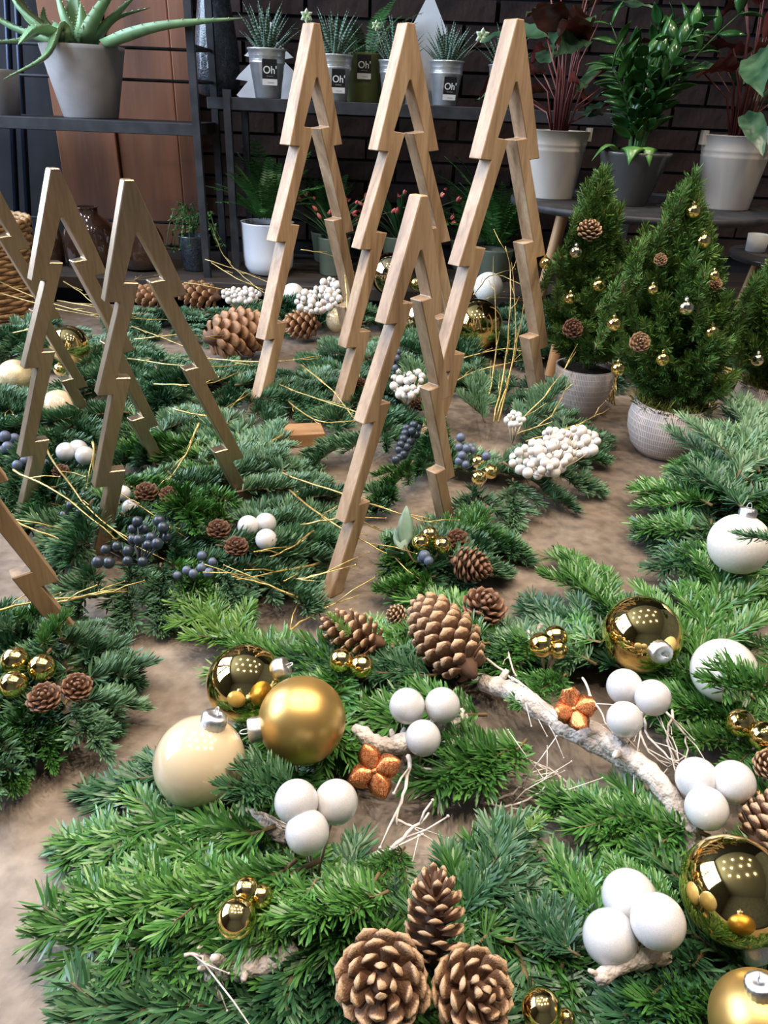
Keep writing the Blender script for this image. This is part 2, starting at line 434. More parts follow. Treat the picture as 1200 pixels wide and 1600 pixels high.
# steel shelf with the aloe
YS = 2.56
sh = tag(empty('steel_shelf', (0, YS, BZ)), 'dark steel shelf rack with thin side rods carrying the aloe pot', 'shelf')
zs = P(150, 187, YS).z - BZ
xr = P(308, 205, YS).x; xl = P(-260, 170, YS).x
bevel(MB().box((xl, -.01, zs - .034), (xr, .28, zs)).build('shelf_board', M['black_metal'], sh, False), .002)
for x, y in ((xr, 0), (xr, .27), (xl, 0), (xl, .27)):
    MB().box((x - .011, y - .011, 0), (x + .011, y + .011, 1.35)).build('post', M['black_metal'], sh, False)
for dz in (.115, .205):
    MB().tube([(xl, .27, zs + dz), (xr, .27, zs + dz)], .005, 8).build('rod', M['black_metal'], sh)
    MB().tube([(xr, 0, zs + dz), (xr, .27, zs + dz)], .005, 8).build('rod', M['black_metal'], sh)
for dz in (.02, .10):
    MB().tube([(xl, .27, dz + .03), (xr, .27, dz + .03)], .005, 8).build('rod', M['black_metal'], sh)
SHZ = zs + BZ
# black console shelf with the tin pots
YC = 2.62
cs = tag(empty('console_shelf', (0, YC, BZ)), 'black steel console carrying the row of small tin pots', 'shelf')
zc = P(520, 158, YC).z - BZ
cx0 = P(355, 160, YC).x; cx1 = P(1010, 160, YC).x
bevel(MB().box((cx0, -.005, zc - .036), (cx1, .30, zc)).build('shelf_board', M['black_metal'], cs, False), .002)
for x, y in ((cx0, 0), (cx0, .29), ((cx0 + cx1) / 2, .29), (cx1, 0), (cx1, .29)):
    MB().box((x - .011, y - .011, 0), (x + .011, y + .011, zc + .02)).build('post', M['black_metal'], cs, False)
cxl = P(305, 150, YC).x
bevel(MB().box((cxl + .03, .02, zc - .035), (cx0 - .012, .40, zc - .002)).build('side_board', M['black_metal'], cs, False), .002)
CZ = zc + BZ

# ------------------------------------------------------------------ wooden trees
OUT = [(.006, .5093), (.0547, .3651), (.036, .3635), (.0854, .243), (.066, .2415), (.1132, .109), (.094, .1075), (.136, 0)]
INN = [(.113, 0), (.066, .128), (.087, .130), (.037, .262), (.056, .264), (.007, .386), (.026, .388), (.0015, .447)]
def tree_mesh(s, th, mat):
    right = OUT + INN
    poly = [(x * s, z * s) for x, z in right] + [(-x * s, z * s) for x, z in reversed(right)]
    n = len(poly)
    vs = [(x, 0, z) for x, z in poly] + [(x, th, z) for x, z in poly]
    fs = [tuple(range(n - 1, -1, -1)), tuple(range(n, 2 * n))] + [(i, (i + 1) % n, n + (i + 1) % n, n + i) for i in range(n)]
    mb = MB().add(vs, fs)
    me = mb.mesh('wooden_tree', mat, False)
    return me
TS, TL = 1.0, 1.4406
tm = {'sn': tree_mesh(TS, .021, M['wood']), 'sg': tree_mesh(TS, .021, M['goldwood']), 'ln': tree_mesh(TL, .030, M['wood'])}
def wooden_tree(kind, x, y, yaw, lean, label):
    me = tm[kind].copy()
    for v in me.vertices: v.co.x += v.co.z * math.tan(lean)      # hand-cut trees, a little askew; both feet flat on the table
    o = link('wooden_tree', me)
    o.matrix_world = Matrix.Translation((x, y, 0)) @ Matrix.Rotation(yaw, 4, 'Z')
    bevel(o, .0012, 1)
    tag(o, label, 'tree ornament', 'cut-out wooden trees')
    return o
wooden_tree('sn', .026, .945, .797, R(1.08), 'small natural wood cut-out tree standing before the three tall ones')
wooden_tree('sg', -.313, 1.002, .577, R(-2.1), 'gold painted cut-out tree beside the cluster of dark blue berries')
wooden_tree('sg', -.474, 1.102, .731, R(1.1), 'gold painted cut-out tree standing between the two other gold ones')
wooden_tree('ln', .226, 1.495, .719, R(-3.7), 'tall natural wood cut-out tree beside the small potted spruces')
wooden_tree('ln', .037, 1.625, .696, R(-2.5), 'tall natural wood cut-out tree between the two other tall ones')
wooden_tree('ln', -.169, 1.679, .932, R(.5), 'tall natural wood cut-out tree beside the big brown pine cone')
def by_tip(kind, px, py, z, w, yaw, label):
    p = G(px, py, z)
    return wooden_tree(kind, p.x - w * math.cos(yaw), p.y - w * math.sin(yaw), yaw, 0, label)
by_tip('sg', 138, 604, .109, .1132, .70, 'gold painted cut-out tree nearest the wicker basket and glitter ball')
by_tip('sn', 93, 908, .109, .1132, .60, 'natural wood cut-out tree over the three small gold balls, only its leg in view')
o = MB(); o.box((-.045, -.03, 0), (.045, .03, .028))
p = G(470, 690)
o = bevel(o.build('wood_block', M['block'], None, False), .002); o.location = (p.x, p.y, .0); o.rotation_euler = (0, 0, .25)
tag(o, 'small raw wooden block lying on the table under the tall trees', 'block')

# ------------------------------------------------------------------ fir sprigs
def needles(mesh_v, mesh_f, pos, d, up, ln, hw, bend):
    """flat blunt needles, seven points each"""
    n = len(pos)
    w = np.cross(d, up); w /= np.linalg.norm(w, axis=1)[:, None] + 1e-9
    st = [(0, .45), (.45, 1.0), (.86, .85)]
    out = np.zeros((n, 7, 3))
    for k, (t, q) in enumerate(st):
        c = pos + d * (ln * t)[:, None] + bend * (ln * t * t)[:, None]
        out[:, 2 * k] = c - w * (hw * q)[:, None]; out[:, 2 * k + 1] = c + w * (hw * q)[:, None]
    out[:, 6] = pos + d * ln[:, None] + bend * ln[:, None]
    base = len(mesh_v)
    mesh_v += [tuple(v) for v in out.reshape(-1, 3)]
    for i in range(n):
        b = base + 7 * i
        mesh_f += [(b, b + 1, b + 3, b + 2), (b + 2, b + 3, b + 5, b + 4), (b + 4, b + 5, b + 6)]

def sprig_meshes(L, style, seed, mat_t):
    rg = np.random.RandomState(seed)
    twig = MB(); nv, nf = [], []
    arch = rg.uniform(-.10, .12)
    main = [Vector((L * t, rg.uniform(-.004, .004) + .05 * L * math.sin(t * 3 + seed), L * arch * t * t - .06 * L * t ** 3)) for t in np.linspace(0, 1, 9)]
    twigs = [(main, .0026 * (L / .2) ** .5, .0011)]
    def at(path, t):
        x = t * (len(path) - 1); i = min(int(x), len(path) - 2)
        return path[i].lerp(path[i + 1], x - i), (path[i + 1] - path[i]).normalized()
    if style != 'lone':
        t = .16; s = 1
        while t < .93:
            for sd in ((s,) if rg.rand() < .3 else (1, -1)):
                p, tg = at(main, min(.97, t + rg.uniform(-.02, .02)))
                ls = L * (.42 * (1 - t) + .10) * rg.uniform(.75, 1.1)
                if ls < .018: continue
                a = R(rg.uniform(38, 56)) * sd
                dv = Vector((tg.x * math.cos(a) - tg.y * math.sin(a), tg.x * math.sin(a) + tg.y * math.cos(a), tg.z + rg.uniform(-.12, .18)))
                cur = rg.uniform(.0, .3) * -sd; dr = rg.uniform(-.35, .1)
                path = []
                for q in np.linspace(0, 1, 6):
                    v = Matrix.Rotation(cur * q, 3, 'Z') @ dv
                    path.append(p + v * ls * q + Vector((0, 0, dr * ls * q * q * .5)))
                twigs.append((path, .0017, .0009))
            s = -s; t += rg.uniform(.13, .19) * (.2 / L) ** .35
    for path, r0, r1 in twigs:
        twig.tube(path, [r0 + (r1 - r0) * k / (len(path) - 1) for k in range(len(path))], 5)
        lens = sum((path[k + 1] - path[k]).length for k in range(len(path) - 1))
        dens = 2050 if style == 'noble' else 1750
        n = max(10, int(lens * dens))
        ts = (np.arange(n) + rg.rand(n)) / n
        if path is main: ts = .06 + .94 * ts
        pos = np.zeros((n, 3)); T = np.zeros((n, 3))
        for i, tt in enumerate(ts):
            p, tg = at(path, tt); pos[i] = p; T[i] = tg
        B = np.cross(np.array([0, 0, 1.0]), T); B /= np.linalg.norm(B, axis=1)[:, None]
        N = np.cross(T, B)
        sd = np.where(rg.rand(n) < .5, 1.0, -1.0)
        if style == 'noble':
            ph = R(90) + sd * R(1) * np.abs(rg.normal(0, 52, n))
        else:
            ph = R(90) + sd * R(1) * np.clip(rg.normal(66, 24, n), 0, 118)
        rad = B * np.cos(ph)[:, None] + N * np.sin(ph)[:, None]
        A = np.radians(66 - 38 * ts ** 3 + rg.normal(0, 8, n))
        d = T * np.cos(A)[:, None] + rad * np.sin(A)[:, None]
        ln = (.0215 if style != 'noble' else .019) * rg.uniform(.75, 1.12, n) * np.where(ts > .9, .85, 1.0)
        hw = np.full(n, .00118) * rg.uniform(.85, 1.15, n)
        upv = N + rg.normal(0, .35, (n, 3))
        bend = (T * .16 + N * (.22 if style == 'noble' else .06)) + rg.normal(0, .04, (n, 3))
        needles(nv, nf, pos, d, upv, ln, hw, bend)
    tme = twig.mesh('fir_sprig', mat_t)
    nme = bpy.data.meshes.new('needles'); nme.from_pydata(nv, [], nf); nme.materials.append(M['fir'])
    nme.polygons.foreach_set('use_smooth', [True] * len(nme.polygons)); nme.update()
    return L, tme, nme
SPR = {'nord': [sprig_meshes(L, 'nord', 10 + k, M['twig']) for k, L in enumerate((.10, .13, .16, .20, .24, .28))],
       'noble': [sprig_meshes(L, 'noble', 30 + k, M['twig']) for k, L in enumerate((.09, .12, .15, .18, .22))],
       'lone': [sprig_meshes(L, 'lone', 50 + k, M['twig']) for k, L in enumerate((.06, .10))]}
def sprig(parent, p0, p1, style='nord', mat='fir', roll=0.0, rg=random):
    L = (Vector(p1) - Vector(p0)).length
    lst = sorted(SPR[style], key=lambda s: abs(math.log(s[0] / L)))[:2]
    v = lst[0] if rg.random() < .7 else lst[1]
    mw = dir_mat(p0, p1, L / v[0], roll)
    mw.translation = mw.translation - parent.location
    o = link('fir_sprig', v[1], parent, mw)
    nd = stuff(link('needles', v[2], o))
    nd.material_slots[0].link = 'OBJECT'; nd.material_slots[0].material = M[mat]
    return o
def arrangement(name, label, at_px, category='wreath'):
    p = G(*at_px)
    return tag(empty(name, (p.x, p.y, 0)), label, category)
def fill(par, spine, n, lens, style, mats, width, z, seed, spread=(25, 100), inward=1.0, closed=False):
    rg = random.Random(seed)
    pts = [G(*q) for q in spine]
    if closed: pts.append(pts[0])
    path = smooth_path(pts, 8)
    acc = [0]
    for a, b_ in zip(path, path[1:]): acc.append(acc[-1] + (b_ - a).length)
    for i in range(n):
        s = acc[-1] * (i + rg.random()) / n
        k = max(j for j in range(len(acc) - 1) if acc[j] <= s)
        f = (s - acc[k]) / max(1e-6, acc[k + 1] - acc[k])
        p = path[k].lerp(path[k + 1], f); tg = (path[k + 1] - path[k]).normalized(); nr = Vector((-tg.y, tg.x, 0))
        sd = rg.choice((-1, 1))
        w_ = width * (inward if sd > 0 else 1.0)
        a = R(rg.uniform(*spread)) * sd
        d = Vector((tg.x * math.cos(a) - tg.y * math.sin(a), tg.x * math.sin(a) + tg.y * math.cos(a), 0))
        L = rg.uniform(*lens) * (w_ / width) ** .5
        c = p + nr * sd * w_ * rg.random() * .45
        p0 = c - d * L * .3; p1 = c + d * L * .7
        zz = rg.uniform(*z)
        p0.z = zz + .012; p1.z = max(.010, zz * rg.uniform(.3, .9) + rg.uniform(-.01, .012))
        back = max(p0.y, p1.y) - 2.38                    # keep to the table, clear of the bench
        if back > 0: p0.y -= back; p1.y -= back
        sprig(par, p0, p1, style, rg.choice(mats), rg.uniform(-.5, .5), rg)
def explicit(par, rows, style, seed=1):
    rg = random.Random(seed)
    for x0, y0, z0, x1, y1, z1, mt in rows:
        sprig(par, G(x0, y0, z0), G(x1, y1, z1), style, mt, rg.uniform(-.3, .3), rg)
def gold_twig(par, pts, r=.0016, fork=True, seed=0, mat='gold_twig', name='gold_twig'):
    """pts: (px, py, height)"""
    rg = random.Random(seed * 7 + int(pts[0][0]))
    w_ = [G(x, y, z) if z < .45 else P(x, y, z) for x, y, z in pts]
    path = smooth_path(w_, 5)
    path = [q + Vector((rg.uniform(-1, 1), rg.uniform(-1, 1), rg.uniform(-.5, .5))) * .0016 for q in path]
    path = [q - par.location for q in path]
    mb = MB(); n = len(path)
    mb.tube(path, [r * (1.15 - .75 * k / (n - 1)) for k in range(n)], 5)
    if fork:
        for k in range(2, n - 1, 3):
            d = (path[k + 1] - path[k - 1]).normalized()
            sdv = Vector((rg.uniform(-1, 1), rg.uniform(-1, 1), rg.uniform(-.2, .8))) * .55
            l = rg.uniform(.02, .055)
            mb.tube([path[k], path[k] + (d + sdv) * l * .5, path[k] + (d * 1.1 + sdv * .8) * l], [r * .6, r * .5, r * .35], 4)
            mb.sphere(path[k] + (d * 1.1 + sdv * .8) * l, r * .75, 5, 4)
    return mb.build(name, M[mat], par)

# ---- the big wreath in front
A = arrangement('fir_wreath', 'large green fir wreath on whitewashed driftwood with an open centre', (770, 1260))
ring = [(500, 1210), (430, 1310), (440, 1430), (600, 1530), (800, 1500), (990, 1480), (1160, 1400), (1210, 1260), (1130, 1140), (1010, 1080), (880, 1050), (740, 1040), (600, 1070), (530, 1120)]
fill(A, ring, 56, (.10, .15), 'nord', ['fir', 'fir', 'fir_dark'], .085, (.012, .04), 3, (10, 60), .5, True)
fill(A, [(420, 1570), (520, 1575), (640, 1590), (820, 1580), (1000, 1570), (1200, 1540)], 18, (.12, .18), 'nord', ['fir', 'fir_dark', 'fir_dark'], .12, (.01, .03), 5, (30, 110))
explicit(A, [
    (345, 1235, .05, 100, 1268, .02, 'fir'), (330, 1210, .03, 130, 1225, .015, 'fir_dark'),
    (500, 1340, .07, 140, 1420, .04, 'fir'), (430, 1300, .07, 180, 1330, .05, 'fir'), (440, 1400, .06, 50, 1495, .025, 'fir'), (470, 1350, .08, 240, 1470, .05, 'fir'),
    (440, 1430, .04, 190, 1545, .02, 'fir'), (560, 1520, .03, 110, 1580, .02, 'fir_dark'), (620, 1560, .03, 200, 1600, .02, 'fir_dark'),
    (500, 1380, .08, 390, 1500, .05, 'fir'), (610, 1400, .08, 440, 1440, .08, 'fir'), (600, 1370, .07, 470, 1520, .05, 'fir'),
    (470, 1230, .07, 345, 1235, .10, 'fir_dark'), (640, 1330, .05, 560, 1400, .06, 'fir'),
    (455, 1035, .03, 282, 938, .03, 'fir_tip'), (470, 1040, .03, 350, 1000, .03, 'fir'),
    (700, 1430, .04, 830, 1275, .05, 'fir_dark'), (690, 1440, .03, 760, 1310, .03, 'fir_dark'), (1110, 1310, .05, 850, 1215, .04, 'fir'), (1090, 1330, .04, 900, 1290, .03, 'fir'),
    (900, 1500, .05, 790, 1400, .04, 'fir_dark'), (860, 1500, .04, 940, 1340, .03, 'fir_dark'), (940, 1450, .04, 860, 1330, .03, 'fir'),
    (1060, 1440, .05, 960, 1330, .05, 'fir'), (1120, 1500, .05, 920, 1600, .06, 'fir_dark'), (1160, 1560, .05, 1000, 1560, .07, 'fir'), (860, 1590, .03, 700, 1500, .02, 'fir_dark'),
    (760, 1130, .04, 560, 1090, .05, 'fir'), (800, 1180, .04, 640, 1230, .03, 'fir'), (830, 1160, .04, 720, 1240, .03, 'fir'),
    (1000, 985, .04, 865, 850, .03, 'fir'), (1030, 960, .04, 900, 960, .03, 'fir_dark'), (1090, 1050, .05, 1115, 860, .07, 'fir'), (1110, 1010, .05, 1020, 960, .04, 'fir'),
    (1200, 1140, .05, 1045, 1075, .06, 'fir'), (1240, 1040, .05, 1150, 985, .04, 'fir'), (1200, 1180, .05, 1050, 1130, .06, 'fir'), (1190, 1110, .05, 1050, 1100, .06, 'fir'),
    (1215, 1076, .115, 1098, 1066, .13, 'fir'), (960, 1010, .04, 820, 930, .03, 'fir_dark'), (930, 1040, .04, 770, 960, .03, 'noble'), (890, 1060, .05, 810, 1090, .06, 'fir'),
    (720, 1040, .04, 560, 1010, .05, 'fir_dark'), (660, 1050, .03, 580, 960, .02, 'fir'), (560, 1060, .03, 430, 1020, .03, 'fir_dark'),
    (740, 990, .03, 640, 905, .02, 'fir'), (790, 1000, .03, 700, 940, .05, 'fir'),
], 'nord', 7)
sprig(A, G(822, 1300, .05), G(850, 1278, .05), 'lone', 'fir_tip')
sprig(A, G(552, 992, .10), G(515, 962, .115), 'lone', 'fir_tip')

def drift(par, pts, r0, r1, seed=0):
    rg = random.Random(seed)
    path = smooth_path([G(x, y, z) - par.location for x, y, z in pts], 7)
    path = [q + Vector((rg.uniform(-1, 1), rg.uniform(-1, 1), rg.uniform(-1, 1))) * r0 * .10 for q in path]
    n = len(path)
    mb = MB().tube(path, [(r0 + (r1 - r0) * k / (n - 1)) * rg.uniform(.88, 1.12) for k in range(n)], 10)
    for _ in range(2):                                     # broken-off knots
        k = rg.randrange(1, n - 1)
        d = Vector((rg.uniform(-1, 1), rg.uniform(-1, 1), rg.uniform(.1, 1))).normalized()
        mb.tube([path[k], path[k] + d * r0 * 1.5, path[k] + d * r0 * 2.1], [r0 * .45, r0 * .4, r0 * .25], 7)
    return mb.build('driftwood_branch', M['driftwood'], par)
drift(A, [(757, 1068, .03), (810, 1085, .05), (880, 1135, .055), (960, 1175, .055), (1010, 1210, .05)], .0105, .0115, 1)
drift(A, [(880, 1115, .06), (960, 1165, .065), (1030, 1225, .06), (1070, 1290, .045), (1085, 1350, .03)], .0095, .011, 2)
drift(A, [(965, 1170, .03), (1000, 1240, .03), (1040, 1310, .03), (1060, 1360, .02)], .010, .009, 3)
drift(A, [(555, 1140, .04), (600, 1165, .045), (660, 1150, .045), (720, 1120, .04)], .008, .011, 4)
drift(A, [(450, 1460, .05), (400, 1485, .05), (340, 1520, .04)], .010, .008, 5)
drift(A, [(460, 1480, .055), (420, 1505, .05), (370, 1515, .045)], .007, .008, 6)
drift(A, [(310, 1480, .045), (330, 1520, .04), (345, 1560, .03)], .006, .005, 7)
drift(A, [(365, 1268, .06), (410, 1285, .06), (450, 1310, .05)], .006, .008, 8)
drift(A, [(930, 1530, .06), (980, 1505, .065), (1040, 1490, .06)], .0055, .007, 9)
drift(A, [(800, 1050, .03), (830, 1000, .03), (850, 975, .03)], .006, .005, 10)
for k, pts in enumerate([
    [(640, 1180, .05), (634, 1230, .05), (618, 1290, .04)], [(585, 1340, .05), (630, 1310, .06), (672, 1268, .07)], [(620, 1280, .04), (650, 1295, .03), (655, 1310, .03)],
    [(752, 1255, .01), (800, 1260, .015), (850, 1230, .03), (840, 1200, .04)], [(770, 1250, .01), (810, 1235, .02), (830, 1205, .04)], [(720, 1210, .02), (790, 1225, .02), (870, 1250, .02)],
    [(810, 1180, .03), (870, 1210, .02), (930, 1270, .02), (990, 1290, .02)], [(1000, 1110, .05), (1020, 1160, .06), (1060, 1190, .06), (1050, 1150, .07)],
    [(1050, 1110, .06), (1045, 1170, .06), (1080, 1210, .05)], [(1030, 1100, .06), (1070, 1150, .06), (1070, 1200, .05)], [(1000, 1130, .07), (1010, 1170, .06), (1045, 1200, .05)],
    [(800, 1060, .06), (840, 1090, .06), (850, 1130, .05), (880, 1140, .05)], [(760, 1030, .05), (800, 1060, .05), (830, 1110, .05)], [(790, 1010, .04), (805, 1050, .05), (815, 1080, .05)],
    [(1010, 1290, .03), (1030, 1330, .03), (1040, 1350, .03)], [(660, 1200, .03), (750, 1220, .02), (860, 1200, .03)], [(640, 1220, .02), (720, 1195, .03), (820, 1215, .02), (880, 1240, .02)],
    [(910, 1060, .06), (930, 1100, .07), (960, 1150, .06)], [(290, 1490, .05), (320, 1500, .05), (350, 1540, .04)], [(390, 1265, .08), (430, 1280, .07), (450, 1300, .06)]]):
    gold_twig(A, pts, .0022 if k in (0, 1) else .0013, True, k, 'root', 'root')

# ---- other fir arrangements
Bq = arrangement('fir_wreath', 'blue-green fir wreath around the feet of the gold painted trees', (260, 830))
fill(Bq, [(60, 760), (130, 830), (180, 880), (270, 895), (360, 885), (430, 845), (430, 760), (340, 700), (230, 680), (120, 700)], 80, (.09, .145), 'noble', ['noble', 'noble', 'noble', 'fir_dark'], .10, (.012, .05), 11, (15, 70), .8, True)
fill(Bq, [(180, 830), (260, 800), (350, 800), (300, 740), (230, 730)], 26, (.10, .15), 'noble', ['noble', 'noble', 'fir'], .12, (.03, .06), 12)
explicit(Bq, [(380, 880, .04, 500, 960, .02, 'noble'), (330, 890, .06, 380, 970, .02, 'noble'), (250, 880, .05, 250, 980, .02, 'noble'), (300, 880, .05, 310, 980, .02, 'noble'),
              (200, 880, .05, 190, 985, .02, 'noble'), (340, 730, .06, 430, 660, .04, 'noble'), (360, 770, .06, 480, 740, .03, 'noble'), (150, 880, .05, 110, 970, .03, 'noble'), (400, 820, .06, 490, 800, .04, 'noble'),
              (260, 850, .08, 330, 900, .07, 'fir'), (280, 760, .08, 300, 830, .06, 'fir')], 'noble', 13)
Cq = arrangement('fir_wreath', 'fir wreath with three small gold balls and two brown cones', (40, 1100))
fill(Cq, [(-60, 1030), (0, 1010), (70, 1025), (110, 1080), (90, 1125), (40, 1145), (-40, 1180)], 30, (.065, .10), 'noble', ['noble', 'fir_dark', 'fir'], .07, (.012, .045), 15, (25, 90))
explicit(Cq, [(130, 1060, .05, 238, 1040, .03, 'noble'), (130, 1090, .05, 225, 1110, .02, 'noble'), (110, 1100, .05, 165, 1185, .02, 'noble'), (60, 1010, .06, 110, 960, .07, 'fir'), (20, 990, .05, -10, 960, .06, 'noble'),
              (60, 1120, .04, 80, 1200, .02, 'fir'), (0, 1130, .05, -20, 1260, .03, 'noble'), (-40, 1150, .05, 30, 1230, .02, 'fir'), (100, 1000, .05, 160, 970, .04, 'noble')], 'noble', 16)
Dq = arrangement('fir_wreath', 'fir wreath around the feet of the tall natural wood trees', (700, 680))
fill(Dq, [(540, 660), (620, 700), (700, 750), (800, 760), (880, 720), (850, 660), (760, 620), (670, 600), (590, 610)], 52, (.09, .14), 'noble', ['noble', 'noble', 'fir_dark'], .085, (.012, .05), 19, (15, 65), .7, True)
explicit(Dq, [(580, 680, .04, 450, 735, .02, 'noble'), (640, 720, .05, 590, 790, .03, 'fir'), (800, 750, .04, 800, 825, .01, 'noble'), (860, 740, .04, 945, 765, .02, 'noble'), (740, 760, .04, 700, 830, .02, 'noble'),
              (700, 640, .06, 640, 560, .12, 'noble'), (640, 600, .05, 620, 560, .16, 'noble'), (690, 700, .05, 660, 640, .13, 'fir'), (820, 680, .05, 880, 600, .12, 'noble'), (760, 660, .05, 750, 590, .10, 'noble'),
              (560, 620, .05, 500, 600, .05, 'noble'), (880, 680, .04, 945, 690, .03, 'noble'), (620, 760, .03, 560, 800, .02, 'noble'), (840, 760, .03, 900, 800, .01, 'noble')], 'noble', 20)
Eq = arrangement('fir_wreath', 'small fir spray at the foot of the single front wooden tree', (620, 890))
fill(Eq, [(590, 880), (640, 890), (700, 880), (760, 850)], 16, (.08, .12), 'noble', ['noble', 'fir_dark', 'fir'], .06, (.012, .03), 23, (20, 80))
explicit(Eq, [(700, 860, .05, 785, 850, .03, 'noble'), (680, 880, .05, 780, 900, .02, 'noble'), (540, 850, .03, 430, 835, .02, 'noble'), (530, 860, .03, 440, 880, .02, 'noble'), (540, 845, .03, 470, 800, .02, 'noble'), (680, 900, .03, 590, 915, .03, 'fir')], 'noble', 24)
Fq = arrangement('fir_wreath', 'dense fir wreath with a matte white ball, before the bulging spruce pot', (1150, 840))
fill(Fq, [(1260, 760), (1170, 760), (1110, 810), (1110, 870), (1170, 910), (1260, 920)], 54, (.10, .16), 'nord', ['fir', 'fir_dark', 'noble'], .10, (.015, .06), 27, (15, 80))
fill(Fq, [(1200, 800), (1130, 780), (1130, 850)], 16, (.10, .14), 'nord', ['fir', 'fir_dark'], .10, (.06, .10), 28)
explicit(Fq, [(1130, 760, .08, 1090, 630, .10, 'noble'), (1160, 750, .10, 1150, 625, .13, 'noble'), (1200, 740, .10, 1190, 650, .12, 'fir'), (1110, 790, .08, 1010, 740, .05, 'fir'), (1090, 830, .06, 990, 820, .03, 'fir'),
              (1110, 870, .05, 1010, 890, .02, 'fir_dark'), (1110, 920, .04, 1000, 940, .01, 'fir_dark'), (1180, 800, .10, 1080, 700, .10, 'fir_dark'), (1240, 850, .20, 1150, 836, .185, 'fir_dark'), (1220, 930, .04, 1150, 915, .05, 'fir'), (1240, 780, .10, 1170, 780, .10, 'fir')], 'nord', 29)
Gq = arrangement('fir_garland', 'fir garland strewn along the back under the big brown cones', (400, 590), 'garland')
fill(Gq, [(200, 600), (300, 620), (420, 640), (540, 610), (640, 560), (760, 560), (830, 540)], 74, (.13, .20), 'noble', ['noble', 'noble', 'fir_dark'], .16, (.012, .05), 31, (10, 80))
fill(Gq, [(180, 520), (300, 520), (420, 500), (560, 510), (680, 520), (800, 500), (960, 500)], 60, (.14, .22), 'noble', ['noble', 'fir_dark', 'fir_dark'], .18, (.012, .05), 32, (10, 80))
Hq = arrangement('fir_garland', 'fir garland under the glitter ball beside the wicker basket', (60, 600), 'garland')
fill(Hq, [(-80, 560), (30, 540), (130, 560), (190, 620), (100, 670), (-20, 650), (-80, 720)], 56, (.12, .18), 'noble', ['noble', 'noble', 'fir_dark'], .15, (.012, .045), 35, (10, 90))
Iq = arrangement('fir_garland', 'fir sprigs and straw tucked between the potted spruces', (1000, 640), 'garland')
fill(Iq, [(870, 560), (960, 590), (1080, 590), (1180, 600)], 14, (.12, .17), 'noble', ['noble', 'fir_dark'], .10, (.012, .04), 37)

